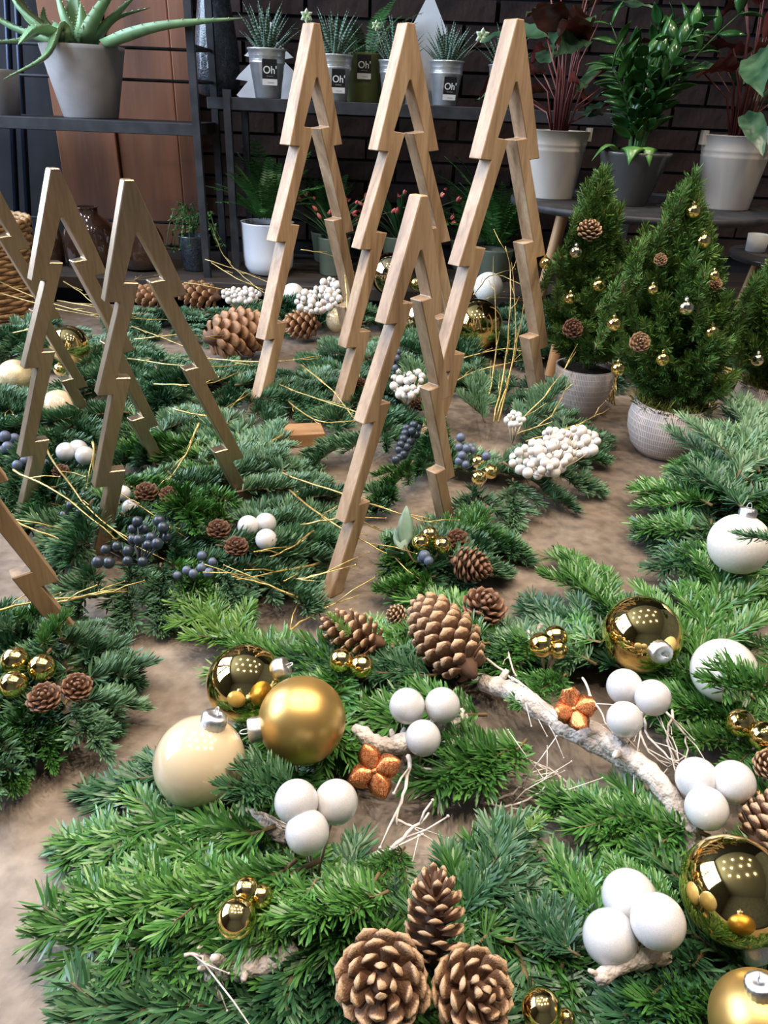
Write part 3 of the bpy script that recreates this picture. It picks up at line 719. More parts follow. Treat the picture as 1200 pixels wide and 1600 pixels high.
tw = [
 (Bq, [(60, 680, .06), (120, 730, .08), (210, 800, .07), (300, 850, .04)]), (Bq, [(20, 735, .10), (90, 770, .09), (180, 840, .06)]), (Bq, [(145, 690, .16), (150, 740, .12), (190, 770, .08), (290, 840, .05)]),
 (Bq, [(310, 660, .14), (290, 710, .10), (255, 760, .06)]), (Bq, [(440, 680, .06), (380, 720, .05), (330, 770, .05)]), (Bq, [(500, 880, .03), (430, 895, .05), (370, 905, .06)]), (Bq, [(490, 945, .02), (420, 915, .05), (360, 900, .06)]),
 (Bq, [(80, 945, .05), (140, 930, .06), (200, 920, .06)]), (Bq, [(-10, 955, .06), (60, 940, .06), (200, 923, .05)]), (Bq, [(490, 830, .05), (440, 850, .06), (400, 860, .06)]),
 (Cq, [(-10, 800, .08), (60, 830, .06), (120, 850, .05)]),
 (Eq, [(440, 740, .06), (500, 780, .08), (560, 815, .08), (640, 850, .06)]), (Eq, [(445, 760, .05), (520, 800, .08), (590, 835, .07), (650, 860, .05)]), (Eq, [(470, 820, .06), (540, 815, .09), (600, 840, .06)]),
 (Eq, [(440, 905, .03), (480, 900, .05), (530, 880, .05)]), (Eq, [(440, 1000, .02), (480, 965, .02), (560, 930, .04)]),
 (Dq, [(770, 660, .05), (790, 560, .14), (798, 440, .26), (790, 385, .33)]), (Dq, [(775, 655, .05), (805, 540, .16), (800, 410, .29)]), (Dq, [(780, 660, .05), (830, 530, .16), (870, 430, .24)]), (Dq, [(760, 640, .05), (775, 540, .15), (770, 400, .28)]),
 (Dq, [(800, 670, .06), (850, 620, .12), (900, 550, .18)]), (Dq, [(805, 680, .05), (860, 650, .10), (895, 580, .15)]), (Dq, [(820, 690, .05), (900, 670, .08), (960, 645, .10)]), (Dq, [(700, 600, .06), (760, 575, .10), (830, 560, .12)]),
 (Dq, [(440, 620, .03), (490, 655, .05), (540, 660, .06)]),
 (Gq, [(360, 570, .05), (430, 610, .06), (490, 640, .08), (540, 660, .06)]), (Gq, [(320, 560, .07), (410, 565, .09), (500, 560, .10)]), (Gq, [(470, 570, .10), (520, 610, .08), (550, 650, .05)]),
 (Gq, [(540, 430, .26), (545, 500, .18), (555, 560, .10), (565, 600, .06)]), (Gq, [(330, 350, .22), (350, 400, .15), (390, 440, .10), (430, 470, .06)]), (Gq, [(330, 410, .14), (380, 440, .10), (440, 460, .06)]), (Gq, [(470, 390, .18), (520, 400, .16), (560, 430, .10)]),
 (Gq, [(320, 405, .14), (380, 425, .11), (450, 455, .07)]), (Gq, [(290, 440, .09), (350, 450, .08), (420, 470, .05)]), (Gq, [(200, 460, .09), (260, 440, .10), (350, 440, .08)]),
 (Gq, [(200, 560, .07), (270, 570, .09), (350, 572, .08), (430, 560, .06)]), (Gq, [(205, 510, .07), (260, 530, .08), (330, 560, .06)]), (Gq, [(210, 530, .08), (290, 520, .10), (340, 525, .08)]), (Gq, [(240, 600, .07), (320, 600, .08), (380, 580, .06)]), (Gq, [(270, 640, .07), (340, 650, .06), (385, 610, .07)]),
 (Gq, [(720, 560, .07), (790, 545, .10), (850, 560, .09)]), (Gq, [(700, 500, .10), (770, 470, .14), (840, 470, .13)]), (Gq, [(740, 460, .13), (780, 430, .17), (840, 460, .14)]),
 (Hq, [(-10, 440, .12), (60, 470, .10), (140, 490, .09), (240, 500, .06)]), (Hq, [(-10, 455, .10), (80, 480, .09), (180, 500, .07)]), (Hq, [(90, 470, .10), (150, 480, .10), (230, 500, .06)]), (Hq, [(100, 440, .13), (130, 460, .12), (160, 490, .09)]), (Hq, [(-10, 600, .05), (15, 640, .05), (30, 655, .04)]), (Hq, [(20, 520, .07), (60, 515, .08), (120, 530, .06)]),
]
for k, (par, pts) in enumerate(tw): gold_twig(par, pts, .0017, True, k)
rg = random.Random(88)
for k in range(34):                                           # tufts of gold straw behind the spruce pots
    x0, y0 = rg.uniform(948, 960), rg.uniform(618, 634)
    if k < 14: gold_twig(Iq, [(x0, y0, .03), (x0 + rg.uniform(-12, 6), y0 - 25, .06), (x0 + rg.uniform(-28, 12), y0 - rg.uniform(45, 75), .10)], .0019, False, k, 'gold_twig', 'straw')
    else: gold_twig(Iq, [(1160, rg.uniform(580, 606), .09), (1110, rg.uniform(565, 597), .10), (1062, rg.uniform(548, 590), .11)], .0017, False, k, 'gold_twig', 'straw')

# ------------------------------------------------------------------ baubles
_sph = {}
def sph(mat, seg=40, rings=24):
    if (mat, seg) not in _sph: _sph[(mat, seg)] = MB().sphere((0, 0, 0), 1, seg, rings).mesh('ball', M[mat])
    return _sph[(mat, seg)]
capm = MB().lathe([(.21, -.03)] + [(.21, .0), (.215, .10), (.20, .19), (.17, .215), (.06, .22), (.05, .20)], 36, cap0=False, cap1=True, wob=lambda a, k: 1 + (.035 * math.cos(a * 18) if 0 < k < 4 else 0)).mesh('cap', M['silver'])
capg = MB().lathe([(.21, -.03)] + [(.21, .0), (.215, .10), (.20, .19), (.17, .215), (.06, .22), (.05, .20)], 24, cap0=False, cap1=True).mesh('cap', M['gold_small'])
hookm = MB().tube([(.07 * math.cos(a), 0, .27 + .13 * math.sin(a)) for a in np.linspace(-.9, PI + .9, 16)], .016, 6).mesh('hook', M['silver'])
def place_ball(px, py, rpx, lift):
    z = .05
    for _ in range(12):
        c = G(px, py, z); r = rpx * mpp(c); z = r + lift
    return c, r
def bauble(px, py, rpx, lift, mat, label, cap_px=None, cap_toward=0.0, group=None, name='bauble', capmesh=None, Y=None):
    if Y is None: c, r = place_ball(px, py, rpx, lift)
    else: c = P(px, py, Y); r = rpx * mpp(c)
    ax = Vector((0, 0, 1))
    if cap_px:
        dx, dy = (cap_px[0] - px) / rpx, (cap_px[1] - py) / rpx
        ln = math.hypot(dx, dy); s = min(1.0, .97 / ln) if ln > .97 else 1.0
        dx *= s; dy *= s
        ax = _rt * dx - _up * dy - _fw * math.sqrt(max(.0, 1 - dx * dx - dy * dy)) * (1 if cap_toward >= 0 else -1)
    o = link(name, sph(mat)); o.matrix_world = axis_mat(c, ax, r)
    tag(o, label, 'bauble', group)
    if cap_px:
        k = link('cap', capmesh or capm, o); k.location = (0, 0, .965); k.scale = (1.3, 1.3, 1.3)
        h = link('hook', hookm, o); h.location = (0, 0, 1.02)
    return o
bauble(312, 1190, 71, .035, 'cream', 'glossy cream glass bauble resting on the big wreath', (338, 1122), 1)
bauble(384, 1068, 61, .03, 'gold', 'mirror gold bauble touching the satin gold one on the big wreath', (440, 1042), 1)
bauble(472, 1125, 68, .045, 'gold_matte', 'satin gold bauble between the cream ball and a white ball trio', (400, 1135), 1)
bauble(1003, 992, 61, .03, 'gold', 'mirror gold bauble with its silver cap turned outward', (1008, 1006), 1)
bauble(1131, 1048, 50, .05, 'pearl', 'pearly white bauble half hidden behind fir tips', (1119, 1040), 1)
bauble(1148, 1392, 82, .045, 'gold', 'largest mirror gold bauble beside the white ball trio on a root', (1168, 1475), 1)
bauble(1190, 1602, 78, .05, 'gold_matte', 'satin gold bauble with a wire loop, below the largest mirror gold bauble', (1174, 1530), 1)
bauble(1155, 850, 47, .085, 'matte_white', 'matte white bauble nested in the dense fir wreath', (1163, 797), 1)
bauble(745, 508, 40, .02, 'gold', 'large mirror gold bauble between the tall wooden trees and the spruces')
bauble(657, 497, 28, .02, 'gold_pale', 'pale gold bauble behind the front wooden tree')
bauble(610, 428, 32, .075, 'gold_pale', 'big pale gold glass bauble far behind the tall wooden trees')
bauble(651, 443, 11, .10, 'gold_small', 'little bright gold bauble beside the big pale glass one')
bauble(458, 461, 18, .03, 'white_glitter', 'white glitter bauble behind the white berry spray')
bauble(528, 500, 19, .03, 'gold_glitter', 'champagne glitter bauble below the white berry spray')
bauble(763, 449, 23, .075, 'white_glitter', 'white bauble half hidden behind the mirror gold one')
bauble(24, 588, 26, .03, 'gold_glitter', 'champagne glitter bauble beside the gold painted trees')
bauble(108, 540, 31, .02, 'gold', 'mirror gold bauble seen between the legs of the gold painted trees')
bauble(94, 577, 10, .03, 'gold_small', 'tiny gold bauble below the mirror gold one by the gold trees')
bauble(92, 637, 28, .0, 'cream', 'cream bauble behind the leg of a gold painted tree')

pickwire = {}
def ball_pick(balls, lift, mat, label, name='ball_pick', cat='ball trio', group=None, zs=(0, 0, 0)):
    cs = [place_ball(x, y, r, lift + dz) for (x, y, r), dz in zip(balls, list(zs) + [0] * 9)]
    base = sum((c for c, _ in cs), Vector()) / len(cs)
    e = empty(name, (base.x, base.y, 0.0)); tag(e, label, cat, group)
    for c, r in cs:
        o = link('ball', sph(mat, 32, 20), e); o.location = c - e.location; o.scale = (r, r, r)
    foot = Vector((0, 0, .012))
    mb = MB()
    for c, r in cs: mb.tube([foot, (c - e.location) * .5 + foot * .5, c - e.location], .0016, 6)
    mb.build('wire', M['stem_pale'], e)
    return e
def trio(b, r): return [(x, y, r) for x, y in b]
ball_pick(trio([(636, 1103), (691, 1102), (661, 1153)], 28), .06, 'white_ball', 'trio of white lacquered balls near the copper lily flower')
ball_pick(trio([(463, 1253), (525, 1253), (480, 1300)], 34.5), .085, 'white_ball', 'trio of white lacquered balls below the satin gold bauble', zs=(.01, 0, 0))
ball_pick(trio([(976, 1073), (1020, 1090), (976, 1124)], 28), .07, 'white_ball', 'trio of white lacquered balls beside the copper clover flower', zs=(.0, .006, .01))
ball_pick(trio([(1089, 1217), (1146, 1222), (1104, 1263)], 33), .06, 'white_ball', 'trio of white lacquered balls at the end of the driftwood branch', zs=(0, .008, 0))
ball_pick(trio([(983, 1402), (1028, 1440), (953, 1465)], 42), .05, 'white_ball', 'largest trio of white lacquered balls beside the largest gold bauble', zs=(.0, .025, .0))
ball_pick(trio([(388, 822), (415, 818), (416, 843)], 17), .055, 'white_ball', 'trio of small white balls beside two small cones on the blue-green wreath')
ball_pick(trio([(103, 706), (122, 702), (133, 712)], 15), .05, 'white_ball', 'trio of small white balls beside the gold tree feet and blue berries')
ball_pick(trio([(192, 771), (204, 793)], 13), .045, 'white_ball', 'pair of small white balls behind a gold tree foot', cat='ball pair')
ball_pick(trio([(24, 1032), (66, 1043), (21, 1070)], 21.5), .05, 'gold_small', 'trio of small gold balls beside two open brown cones')
ball_pick(trio([(747, 722), (767, 737), (748, 746)], 11.5), .035, 'gold_small', 'trio of tiny gold balls below the blue berries', zs=(.0, .0, .0))
ball_pick(trio([(672, 836), (691, 852), (657, 848)], 14), .05, 'gold_small', 'trio of small gold balls beside the grey-green eucalyptus leaves')
ball_pick(trio([(533, 1032), (565, 1041)], 19), .05, 'gold_small', 'pair of small gold balls below the lying pine cone', cat='ball pair')
ball_pick([(846, 1008, 20), (868, 996, 19), (872, 1015, 15)], .055, 'gold_small', 'trio of small gold balls on fir behind the driftwood branch')
ball_pick([(1157, 1130, 22), (1192, 1150, 23)], .06, 'gold_small', 'pair of small gold balls among fir behind a white trio', cat='ball pair')
ball_pick([(369, 1434, 31), (385, 1392, 22), (408, 1400, 18)], .065, 'gold_small', 'trio of gold balls hanging under fir beside driftwood stubs')
ball_pick([(846, 1577, 31), (884, 1592, 15)], .05, 'gold_small', 'pair of gold balls beside three upright pine cones', cat='ball pair')

# ------------------------------------------------------------------ pine cones
def scale_mesh(mat):
    st = [(0, .14, .03, 0), (.4, .26, .04, -.03), (.70, .44, .055, -.02), (.86, .46, .085, .01), (.96, .33, .085, .06), (1.0, .14, .05, .09)]
    vs = []; fs = []; n = 8
    for x, w_, th, zc_ in st:
        for i in range(n):
            a = 2 * PI * i / n
            vs.append((x - .05 * abs(math.cos(a)) * (x > .8), w_ * math.cos(a), zc_ + th * math.sin(a) + (.03 if math.sin(a) > .9 else 0)))
    for k in range(len(st) - 1):
        for i in range(n):
            j = (i + 1) % n
            fs.append((k * n + i, (k + 1) * n + i, (k + 1) * n + j, k * n + j))
    fs.append(tuple((len(st) - 1) * n + i for i in range(n - 1, -1, -1)))
    mb = MB().add(vs, fs)
    me = mb.mesh('scale', M[mat]); return me
SCALE = {k: scale_mesh(k) for k in ('cone', 'cone_dark', 'cone_red')}
def cone_layout(L, Rm, n, open_, seed=0):
    """matrices of the scales of a cone of length L and greatest radius Rm, axis +Z; the scale ends lie on an egg-shaped envelope"""
    rg = random.Random(seed); out = []
    op = open_ > .5
    for i in range(n):
        t = (i + .5) / n
        u = t ** (.85 if op else .95)
        if op: env = Rm * (math.sin(PI * (.20 + .80 * u)) ** .62 if u > .375 else (.80 + .20 * math.sin(PI * u / .75)))
        else: env = Rm * (max(0, 1 - ((u - .36) / .66) ** 2) ** .48 if u > .36 else (.60 + .40 * math.sin(PI * u / .72)))
        env = max(env, Rm * .10) * rg.uniform(.95, 1.05)
        zt = L * (.10 + .88 * u)
        rc = Rm * .10
        dz = Rm * ((.02 + .62 * u) if op else (-.02 + .80 * u ** .7)) * rg.uniform(.9, 1.1)
        e = math.atan2(dz, env - rc * .5); ln = math.hypot(dz, env - rc * .5)
        a = i * 2.39996 + rg.uniform(-.06, .06)
        m_ = Matrix.Translation((rc * .5 * math.cos(a), rc * .5 * math.sin(a), zt - dz)) @ Matrix.Rotation(a, 4, 'Z') @ Matrix.Rotation(-e, 4, 'Y')
        wd = max(Rm * .30, Rm * (.62 if op else .60) * (env / Rm) ** .8)
        out.append(m_ @ Matrix.Diagonal((ln, wd, Rm * (.72 if op else .66), 1)))
    return out
def core_mesh(L, Rm):
    return MB().lathe([(Rm * .10, 0), (Rm * .30, L * .1), (Rm * .30, L * .5), (Rm * .16, L * .8), (Rm * .03, L * .93)], 10, cap1=True).mesh('pine_cone', M['cone_core'])
_cone_cache = {}
def pine_cone(base, tip, wid, label, mat='cone', n=70, open_=0.0, small=False, group=None, roll=0.0, seed=0):
    base = Vector(base); tip = Vector(tip); L = (tip - base).length; Rm = wid / 2
    mw = axis_mat(base, tip - base, 1, roll)
    if small:                                             # too small to pick the scales apart: one joined part
        key = (round(L / Rm, 1), mat, n, open_)
        if key not in _cone_cache:
            rat = L / Rm
            mb = MB(); sm = SCALE[mat]
            sv = [v.co.copy() for v in sm.vertices]; sf = [tuple(p_.vertices) for p_ in sm.polygons]
            for m_ in cone_layout(rat, 1.0, n, open_, 3): mb.add([m_ @ v for v in sv], sf)
            _cone_cache[key] = (core_mesh(rat, 1.0), mb.mesh('scales', M[mat + '_s'] if mat + '_s' in M else M[mat]))
        c_, s_ = _cone_cache[key]
        o = link('pine_cone', c_); o.matrix_world = axis_mat(base, tip - base, Rm, roll)
        stuff(link('scales', s_, o))
    else:
        o = link('pine_cone', core_mesh(L, Rm)); o.matrix_world = mw
        for m_ in cone_layout(L, Rm, n, open_, seed): link('scale', SCALE[mat], o, m_)
    return tag(o, label, 'pine cone', group)
def small_cone_mat(name, dark, pale):
    return needle_mat(name, [(0, dark), (1, pale)], .6, .4)
M['cone_s'] = small_cone_mat('pine_cone_small', (.15, .080, .042), (.30, .175, .095))
M['cone_dark_s'] = small_cone_mat('dark_cone_small', (.085, .038, .021), (.155, .072, .038))
def cone_px(bx, by, bz, tx, ty, tz, wpx, label, **k):
    b_, t_ = G(bx, by, bz), G(tx, ty, tz)
    return pine_cone(b_, t_, wpx * mpp((b_ + t_) / 2), label, **k)
def rosette(px, py, rpx, z, label, ax=(0, -.5, .85), **k):
    """a cone standing on the wreath with its tip toward the viewer"""
    c = G(px, py, z); r = rpx * mpp(c); a = Vector(ax).normalized()
    ln = r * k.pop('ratio', 1.7)
    return pine_cone(c - a * ln * .5, c + a * ln * .5, 2 * r, label, **k)
cone_px(742, 1058, .055, 652, 935, .075, 108, 'big closed pine cone with pale scale ends by the driftwood branch', n=88, seed=1)
cone_px(602, 1008, .062, 500, 968, .068, 72, 'long pine cone lying on fir behind a pair of gold balls', n=60, seed=2)
cone_px(634, 966, .035, 604, 958, .045, 38, 'pine cone tucked behind the big closed cone', n=55, seed=3)
rosette(757, 945, 37, .05, 'small open pine cone behind the big closed cone', (.2, -.2, .9), n=44, open_=1.0, mat='cone_dark', ratio=1.3, seed=4)
cone_px(704, 876, .05, 772, 892, .05, 58, 'open pine cone beside the trio of small gold balls', n=60, open_=1.0, mat='cone_dark', seed=5)
rosette(715, 843, 20, .05, 'tiny open cone above the open pine cone at the front tree', n=40, open_=1.0, mat='cone_dark', small=True, ratio=1.3)
cone_px(678, 1510, .05, 681, 1350, .12, 100, 'tall narrow pine cone standing between two rosette cones and fir', n=58, seed=7)
rosette(598, 1535, 78, .075, 'pine cone facing up like a rosette beside the tall narrow cone', (-.12, -.62, .75), n=46, open_=1.0, ratio=1.25, seed=8)
rosette(742, 1550, 70, .07, 'open pine cone beside the pair of gold balls', (.35, -.45, .8), n=46, open_=1.0, ratio=1.45, seed=9)
cone_px(1174, 1322, .06, 1240, 1246, .09, 96, 'pine cone leaning against the largest gold bauble', n=64, seed=10)
rosette(1203, 1195, 26, .07, 'pine cone cut off beside the pair of small gold balls', n=50, open_=1.0, seed=11)
rosette(68, 1089, 28, .075, 'open brown cone below the small gold trio', (.0, -.3, .9), n=40, open_=1.0, mat='cone_dark', ratio=1.1, seed=12)
rosette(120, 1072, 25, .07, 'open brown cone beside the wooden tree leg', (.3, -.3, .9), n=40, open_=1.0, mat='cone_dark', ratio=1.1, seed=13)
for x, y, r_, lb in [(229, 768, 20, 'small open cone on the blue-green wreath behind the dark berries'), (265, 772, 17, 'smaller open cone beside another one behind the dark berries'),
                     (342, 826, 20, 'small dark open cone next to the small white ball trio'), (370, 853, 20, 'small dark open cone beside slate berries and the white trio'),
                     (95, 735, 14, 'small dark cone by the white balls at the gold tree feet'), (562, 598, 13, 'small dark cone between two tall wooden tree legs'), (655, 630, 15, 'small dark cone below the white berries of the tall trees')]:
    rosette(x, y, r_, .068, lb, (.1, -.3, .9), n=40, open_=1.0, mat='cone_dark', small=True, ratio=1.2)
cone_px(318, 530, .07, 428, 512, .07, 84, 'big brown sugar pine cone lying behind the gold painted trees', mat='cone_red', n=85, seed=20)
cone_px(502, 508, .05, 440, 506, .05, 50, 'brown pine cone seen behind the leg of a tall wooden tree', mat='cone_red', n=60, seed=21)
cone_px(345, 465, .05, 275, 455, .05, 46, 'reddish pine cone lying far back under gold twigs', mat='cone_red', n=60, seed=22)
cone_px(255, 470, .075, 205, 455, .075, 38, 'brown pine cone half hidden behind a gold painted tree', mat='cone_red', n=50, seed=23)
rosette(208, 1436, 26, .022, 'brown pine cone nearly buried under fir tips', (-.6, -.3, .5), n=40, open_=1.0, seed=24)

# ------------------------------------------------------------------ berries
def berry_spray(name, spots, mat, z, label, stem, wig=.3, seed=0):
    rg = random.Random(seed)
    ps = []
    mx_ = sum(q[0] for q in spots) / len(spots); my_ = sum(q[1] for q in spots) / len(spots); dm = max(math.hypot(q[0] - mx_, q[1] - my_) for q in spots) + 1
    for x, y, r_ in spots:
        zz = z + (.022 * (1 - (math.hypot(x - mx_, y - my_) / dm) ** 2) if mat == 'berry_white' else 0) + rg.uniform(-.012, .018) * (1.5 if mat == 'berry_white' else 1)
        c = G(x, y, zz); ps.append((c, r_ * mpp(c)))
    base = sum((c for c, _ in ps), Vector()) / len(ps)
    e = empty(name, (base.x, base.y, 0)); tag(e, label, 'berries')
    for c, r_ in ps:
        o = link('berry', sph(mat, 16, 10), e); o.location = c - e.location; o.scale = (r_, r_, r_ * 1.04)
    st = MB(); hub = Vector((0, 0, z - .02))
    for c, r_ in ps:
        q = c - e.location
        st.tube([hub + Vector((0, 0, -.01)), hub.lerp(q, .6) - Vector((0, 0, .006)), q], [.0014, .001, .0008], 5)
    st.build('stem', M[stem], e)
    return e
def zpts(l, s, ox, oy, r_): return [(ox + x / s, oy + y / s, r_ * random.Random(x + y).uniform(.85, 1.1)) for x, y in l]
berry_spray('berry_spray', zpts([(597, 370), (515, 372), (497, 400), (625, 430), (567, 433), (555, 460), (612, 395), (498, 440), (438, 465), (396, 477), (367, 524), (408, 527), (480, 483), (478, 520), (535, 523), (540, 400), (520, 440), (590, 455)], 2.4, 0, 660, 8.6), 'berry_blue', .075, 'spray of dark blue berries before the foot of a gold painted tree', 'stem_dark')
berry_spray('berry_spray', zpts([(755, 545), (725, 567), (665, 574), (783, 565), (797, 523), (757, 500), (700, 555)], 2.4, 0, 660, 7.6), 'berry_slate', .06, 'spray of slate blue berries beside two small dark cones', 'stem_dark')
berry_spray('berry_spray', [(8, 682, 9), (12, 699, 9), (23, 685, 8), (15, 718, 7), (27, 727, 8), (38, 720, 7), (48, 714, 6), (2, 705, 8), (70, 724, 7), (60, 714, 7)], 'berry_slate', .06, 'spray of slate blue berries beside the left-out gold tree and white balls', 'stem_dark')['label'] = 'spray of slate blue berries among the gold painted tree feet'
berry_spray('berry_spray', [(125, 800, 7), (110, 790, 7), (130, 775, 7), (100, 805, 7), (145, 800, 7), (118, 812, 6)], 'berry_blue', .05, 'few dark berries between the feet of two gold painted trees', 'stem_dark')
berry_spray('berry_spray', zpts([(476, 610), (450, 622), (462, 645), (485, 645), (440, 660), (462, 670), (430, 680), (450, 690), (424, 700), (440, 715), (412, 735), (425, 725), (490, 620), (470, 632), (445, 640)], 2.308, 440, 400, 6.5), 'berry_blue', .07, 'spray of dark blue berries behind the front wooden tree', 'stem_dark')
berry_spray('berry_spray', zpts([(646, 655), (640, 690), (665, 695), (690, 700), (738, 722), (664, 752), (650, 720), (680, 690), (640, 740)], 2.308, 440, 400, 7), 'berry_slate', .09, 'spray of blue berries above the tiny gold ball trio', 'stem_dark')
berry_spray('berry_spray', zpts([(415, 368), (410, 402), (400, 385), (420, 345)], 2.308, 440, 400, 5.5), 'berry_slate', .12, 'few blue berries on a stem above white berries', 'stem_dark')
berry_spray('berry_spray', zpts([(515, 1082), (530, 1100), (505, 1095)], 2.308, 440, 400, 9), 'berry_slate', .045, 'few slate berries below the small gold trio', 'stem_dark')
def cloud(n, cx, cy, rx, ry, r_, seed, ang=0.0):
    rg = random.Random(seed); out = []
    tries = 0
    while len(out) < n and tries < 6000:
        tries += 1
        a = rg.uniform(0, 2 * PI); q = math.sqrt(rg.random())
        u, v = rx * q * math.cos(a), ry * q * math.sin(a)
        x, y = cx + u * math.cos(ang) - v * math.sin(ang), cy + u * math.sin(ang) + v * math.cos(ang)
        rr = r_ * rg.uniform(.65, 1.15)
        if all(math.hypot(x - a_, y - b_) > (rr + c_) * .62 for a_, b_, c_ in out): out.append((x, y, rr))
    return out
berry_spray('berry_spray', cloud(58, 846, 716, 46, 26, 8.6, 1, -.12) + cloud(34, 903, 690, 32, 20, 8.6, 2, .15) + cloud(10, 862, 684, 14, 12, 8, 9), 'berry_white', .075, 'dense spray of white berries lying before the spruce pots', 'stem_pale', seed=5)
berry_spray('berry_spray', cloud(10, 805, 655, 14, 10, 6, 3), 'berry_white', .08, 'few white berries under the upright gold twigs', 'stem_pale')
berry_spray('berry_spray', cloud(30, 497, 470, 34, 20, 6, 4) + cloud(18, 515, 450, 15, 15, 6, 5), 'berry_white', .10, 'spray of white berries beside the white glitter bauble', 'stem_pale')
berry_spray('berry_spray', cloud(26, 376, 461, 30, 11, 5, 6), 'berry_white', .06, 'spray of white berries behind the big sugar pine cone', 'stem_pale')
berry_spray('berry_spray', cloud(22, 640, 600, 26, 22, 6.5, 7), 'berry_white', .09, 'spray of white berries behind the front wooden tree', 'stem_pale')

# ------------------------------------------------------------------ copper flowers and eucalyptus
def petal_mesh(L, W, cup, notch, mat='copper'):
    mb = MB(); n = 7
    pts = [Vector((L * t, 0, cup * L * t * t)) for t in np.linspace(0, 1, n)]
    hw = [W * q for q in (.12, .5, .85, 1.0, .95, .7, .18 if not notch else .55)]
    mb.blade(pts, hw, .0012, (0, 1, 0), .35)
    return mb.mesh('petal', M[mat])
def flower(px, py, z, size_px, n, label, nrm, notch, cup, roll=0):
    c = G(px, py, z); L = size_px * mpp(c)
    e = empty('copper_flower', c); tag(e, label, 'flower ornament')
    e.matrix_world = axis_mat(c, nrm, 1, roll)
    pm = petal_mesh(L, L * (.56 if notch else .46), cup, notch)
    for k in range(n): link('petal', pm, e, Matrix.Rotation(2 * PI * k / n, 4, 'Z') @ Matrix.Rotation(-.25, 4, 'Y'))
    MB().tube([(0, 0, -L * .9), (0, 0, -.001), (0, 0, .003)], [.003, .004, .002], 8).build('stalk', M['copper'], e)
    return e
flower(585, 1205, .06, 42, 4, 'copper glitter flower with long drooping petals on the wreath rim', (-.1, -.75, .65), False, -.25, .5)
flower(897, 1108, .088, 33, 4, 'copper glitter flower of four rounded lobes on the driftwood branch', (0, -.62, .78), True, .1, .3)
eu = tag(empty('eucalyptus_sprig', G(640, 860)), 'grey-green eucalyptus sprig beside the front wooden tree', 'leaf sprig')
for (x0, y0, z0, x1, y1, z1, w_) in [(632, 858, .05, 635, 790, .10, .012), (634, 862, .05, 617, 826, .07, .010), (630, 864, .05, 603, 858, .07, .009)]:
    a, b_ = G(x0, y0, z0) - eu.location, G(x1, y1, z1) - eu.location
    pts = [a.lerp(b_, t_) + Vector((0, -.004 * math.sin(PI * t_), 0)) for t_ in np.linspace(0, 1, 7)]
    MB().blade(pts, [w_ * q for q in (.15, .6, .95, 1, .85, .5, .08)], .0006, (1, .15, 0), .2).build('leaf', M['euca'], eu)
MB().tube([G(662, 884, .035) - eu.location, G(645, 876, .04) - eu.location, G(632, 852, .06) - eu.location], .0016, 6).build('stem', M['twig'], eu)

# ------------------------------------------------------------------ potted spruces
def shoot_mesh(L, seed):
    rg = np.random.RandomState(seed)
    mb = MB(); nv, nf = [], []
    def run(path, r_, dens):
        mb.tube(path, [r_, r_ * .5][:2] if len(path) == 2 else [r_ * (1 - .5 * k / (len(path) - 1)) for k in range(len(path))], 4)
        ln = sum((path[k + 1] - path[k]).length for k in range(len(path) - 1)); n = int(ln * dens)
        ts = (np.arange(n) + rg.rand(n)) / n
        pos = np.zeros((n, 3)); T = np.zeros((n, 3))
        for i, tt in enumerate(ts):
            x = tt * (len(path) - 1); k = min(int(x), len(path) - 2)
            pos[i] = path[k].lerp(path[k + 1], x - k); T[i] = (path[k + 1] - path[k]).normalized()
        v = rg.normal(0, 1, (n, 3)); v -= T * (v * T).sum(1)[:, None]; v /= np.linalg.norm(v, axis=1)[:, None]
        A_ = np.radians(58 - 26 * ts ** 2)
        d = T * np.cos(A_)[:, None] + v * np.sin(A_)[:, None]
        needles(nv, nf, pos, d, np.cross(d, v) + rg.normal(0, .5, (n, 3)), .0125 * rg.uniform(.8, 1.15, n), np.full(n, .0007), T * .15)
    main = [Vector((L * t, 0, .12 * L * t * t)) for t in np.linspace(0, 1, 5)]
    run(main, .0012, 2300)
    for t, s in ((.25, 1), (.35, -1), (.55, 1), (.62, -1), (.78, 1)):
        p_ = main[0].lerp(main[-1], t); l2 = L * .42 * (1.15 - t)
        dv = Vector((.75, .6 * s, rg.uniform(-.2, .5))).normalized()
        run([p_, p_ + dv * l2 * .5, p_ + dv * l2], .0009, 2300)
    base = len(mb.v); mb.cur = 1
    mb.v += nv; mb.f += [tuple(i + base for i in f) for f in nf]; mb.mi += [1] * len(nf)
    return mb.mesh('shoot', [M['spruce_twig'], M['spruce']])
SHOOT = [shoot_mesh(.075, s) for s in (1, 2, 3)]
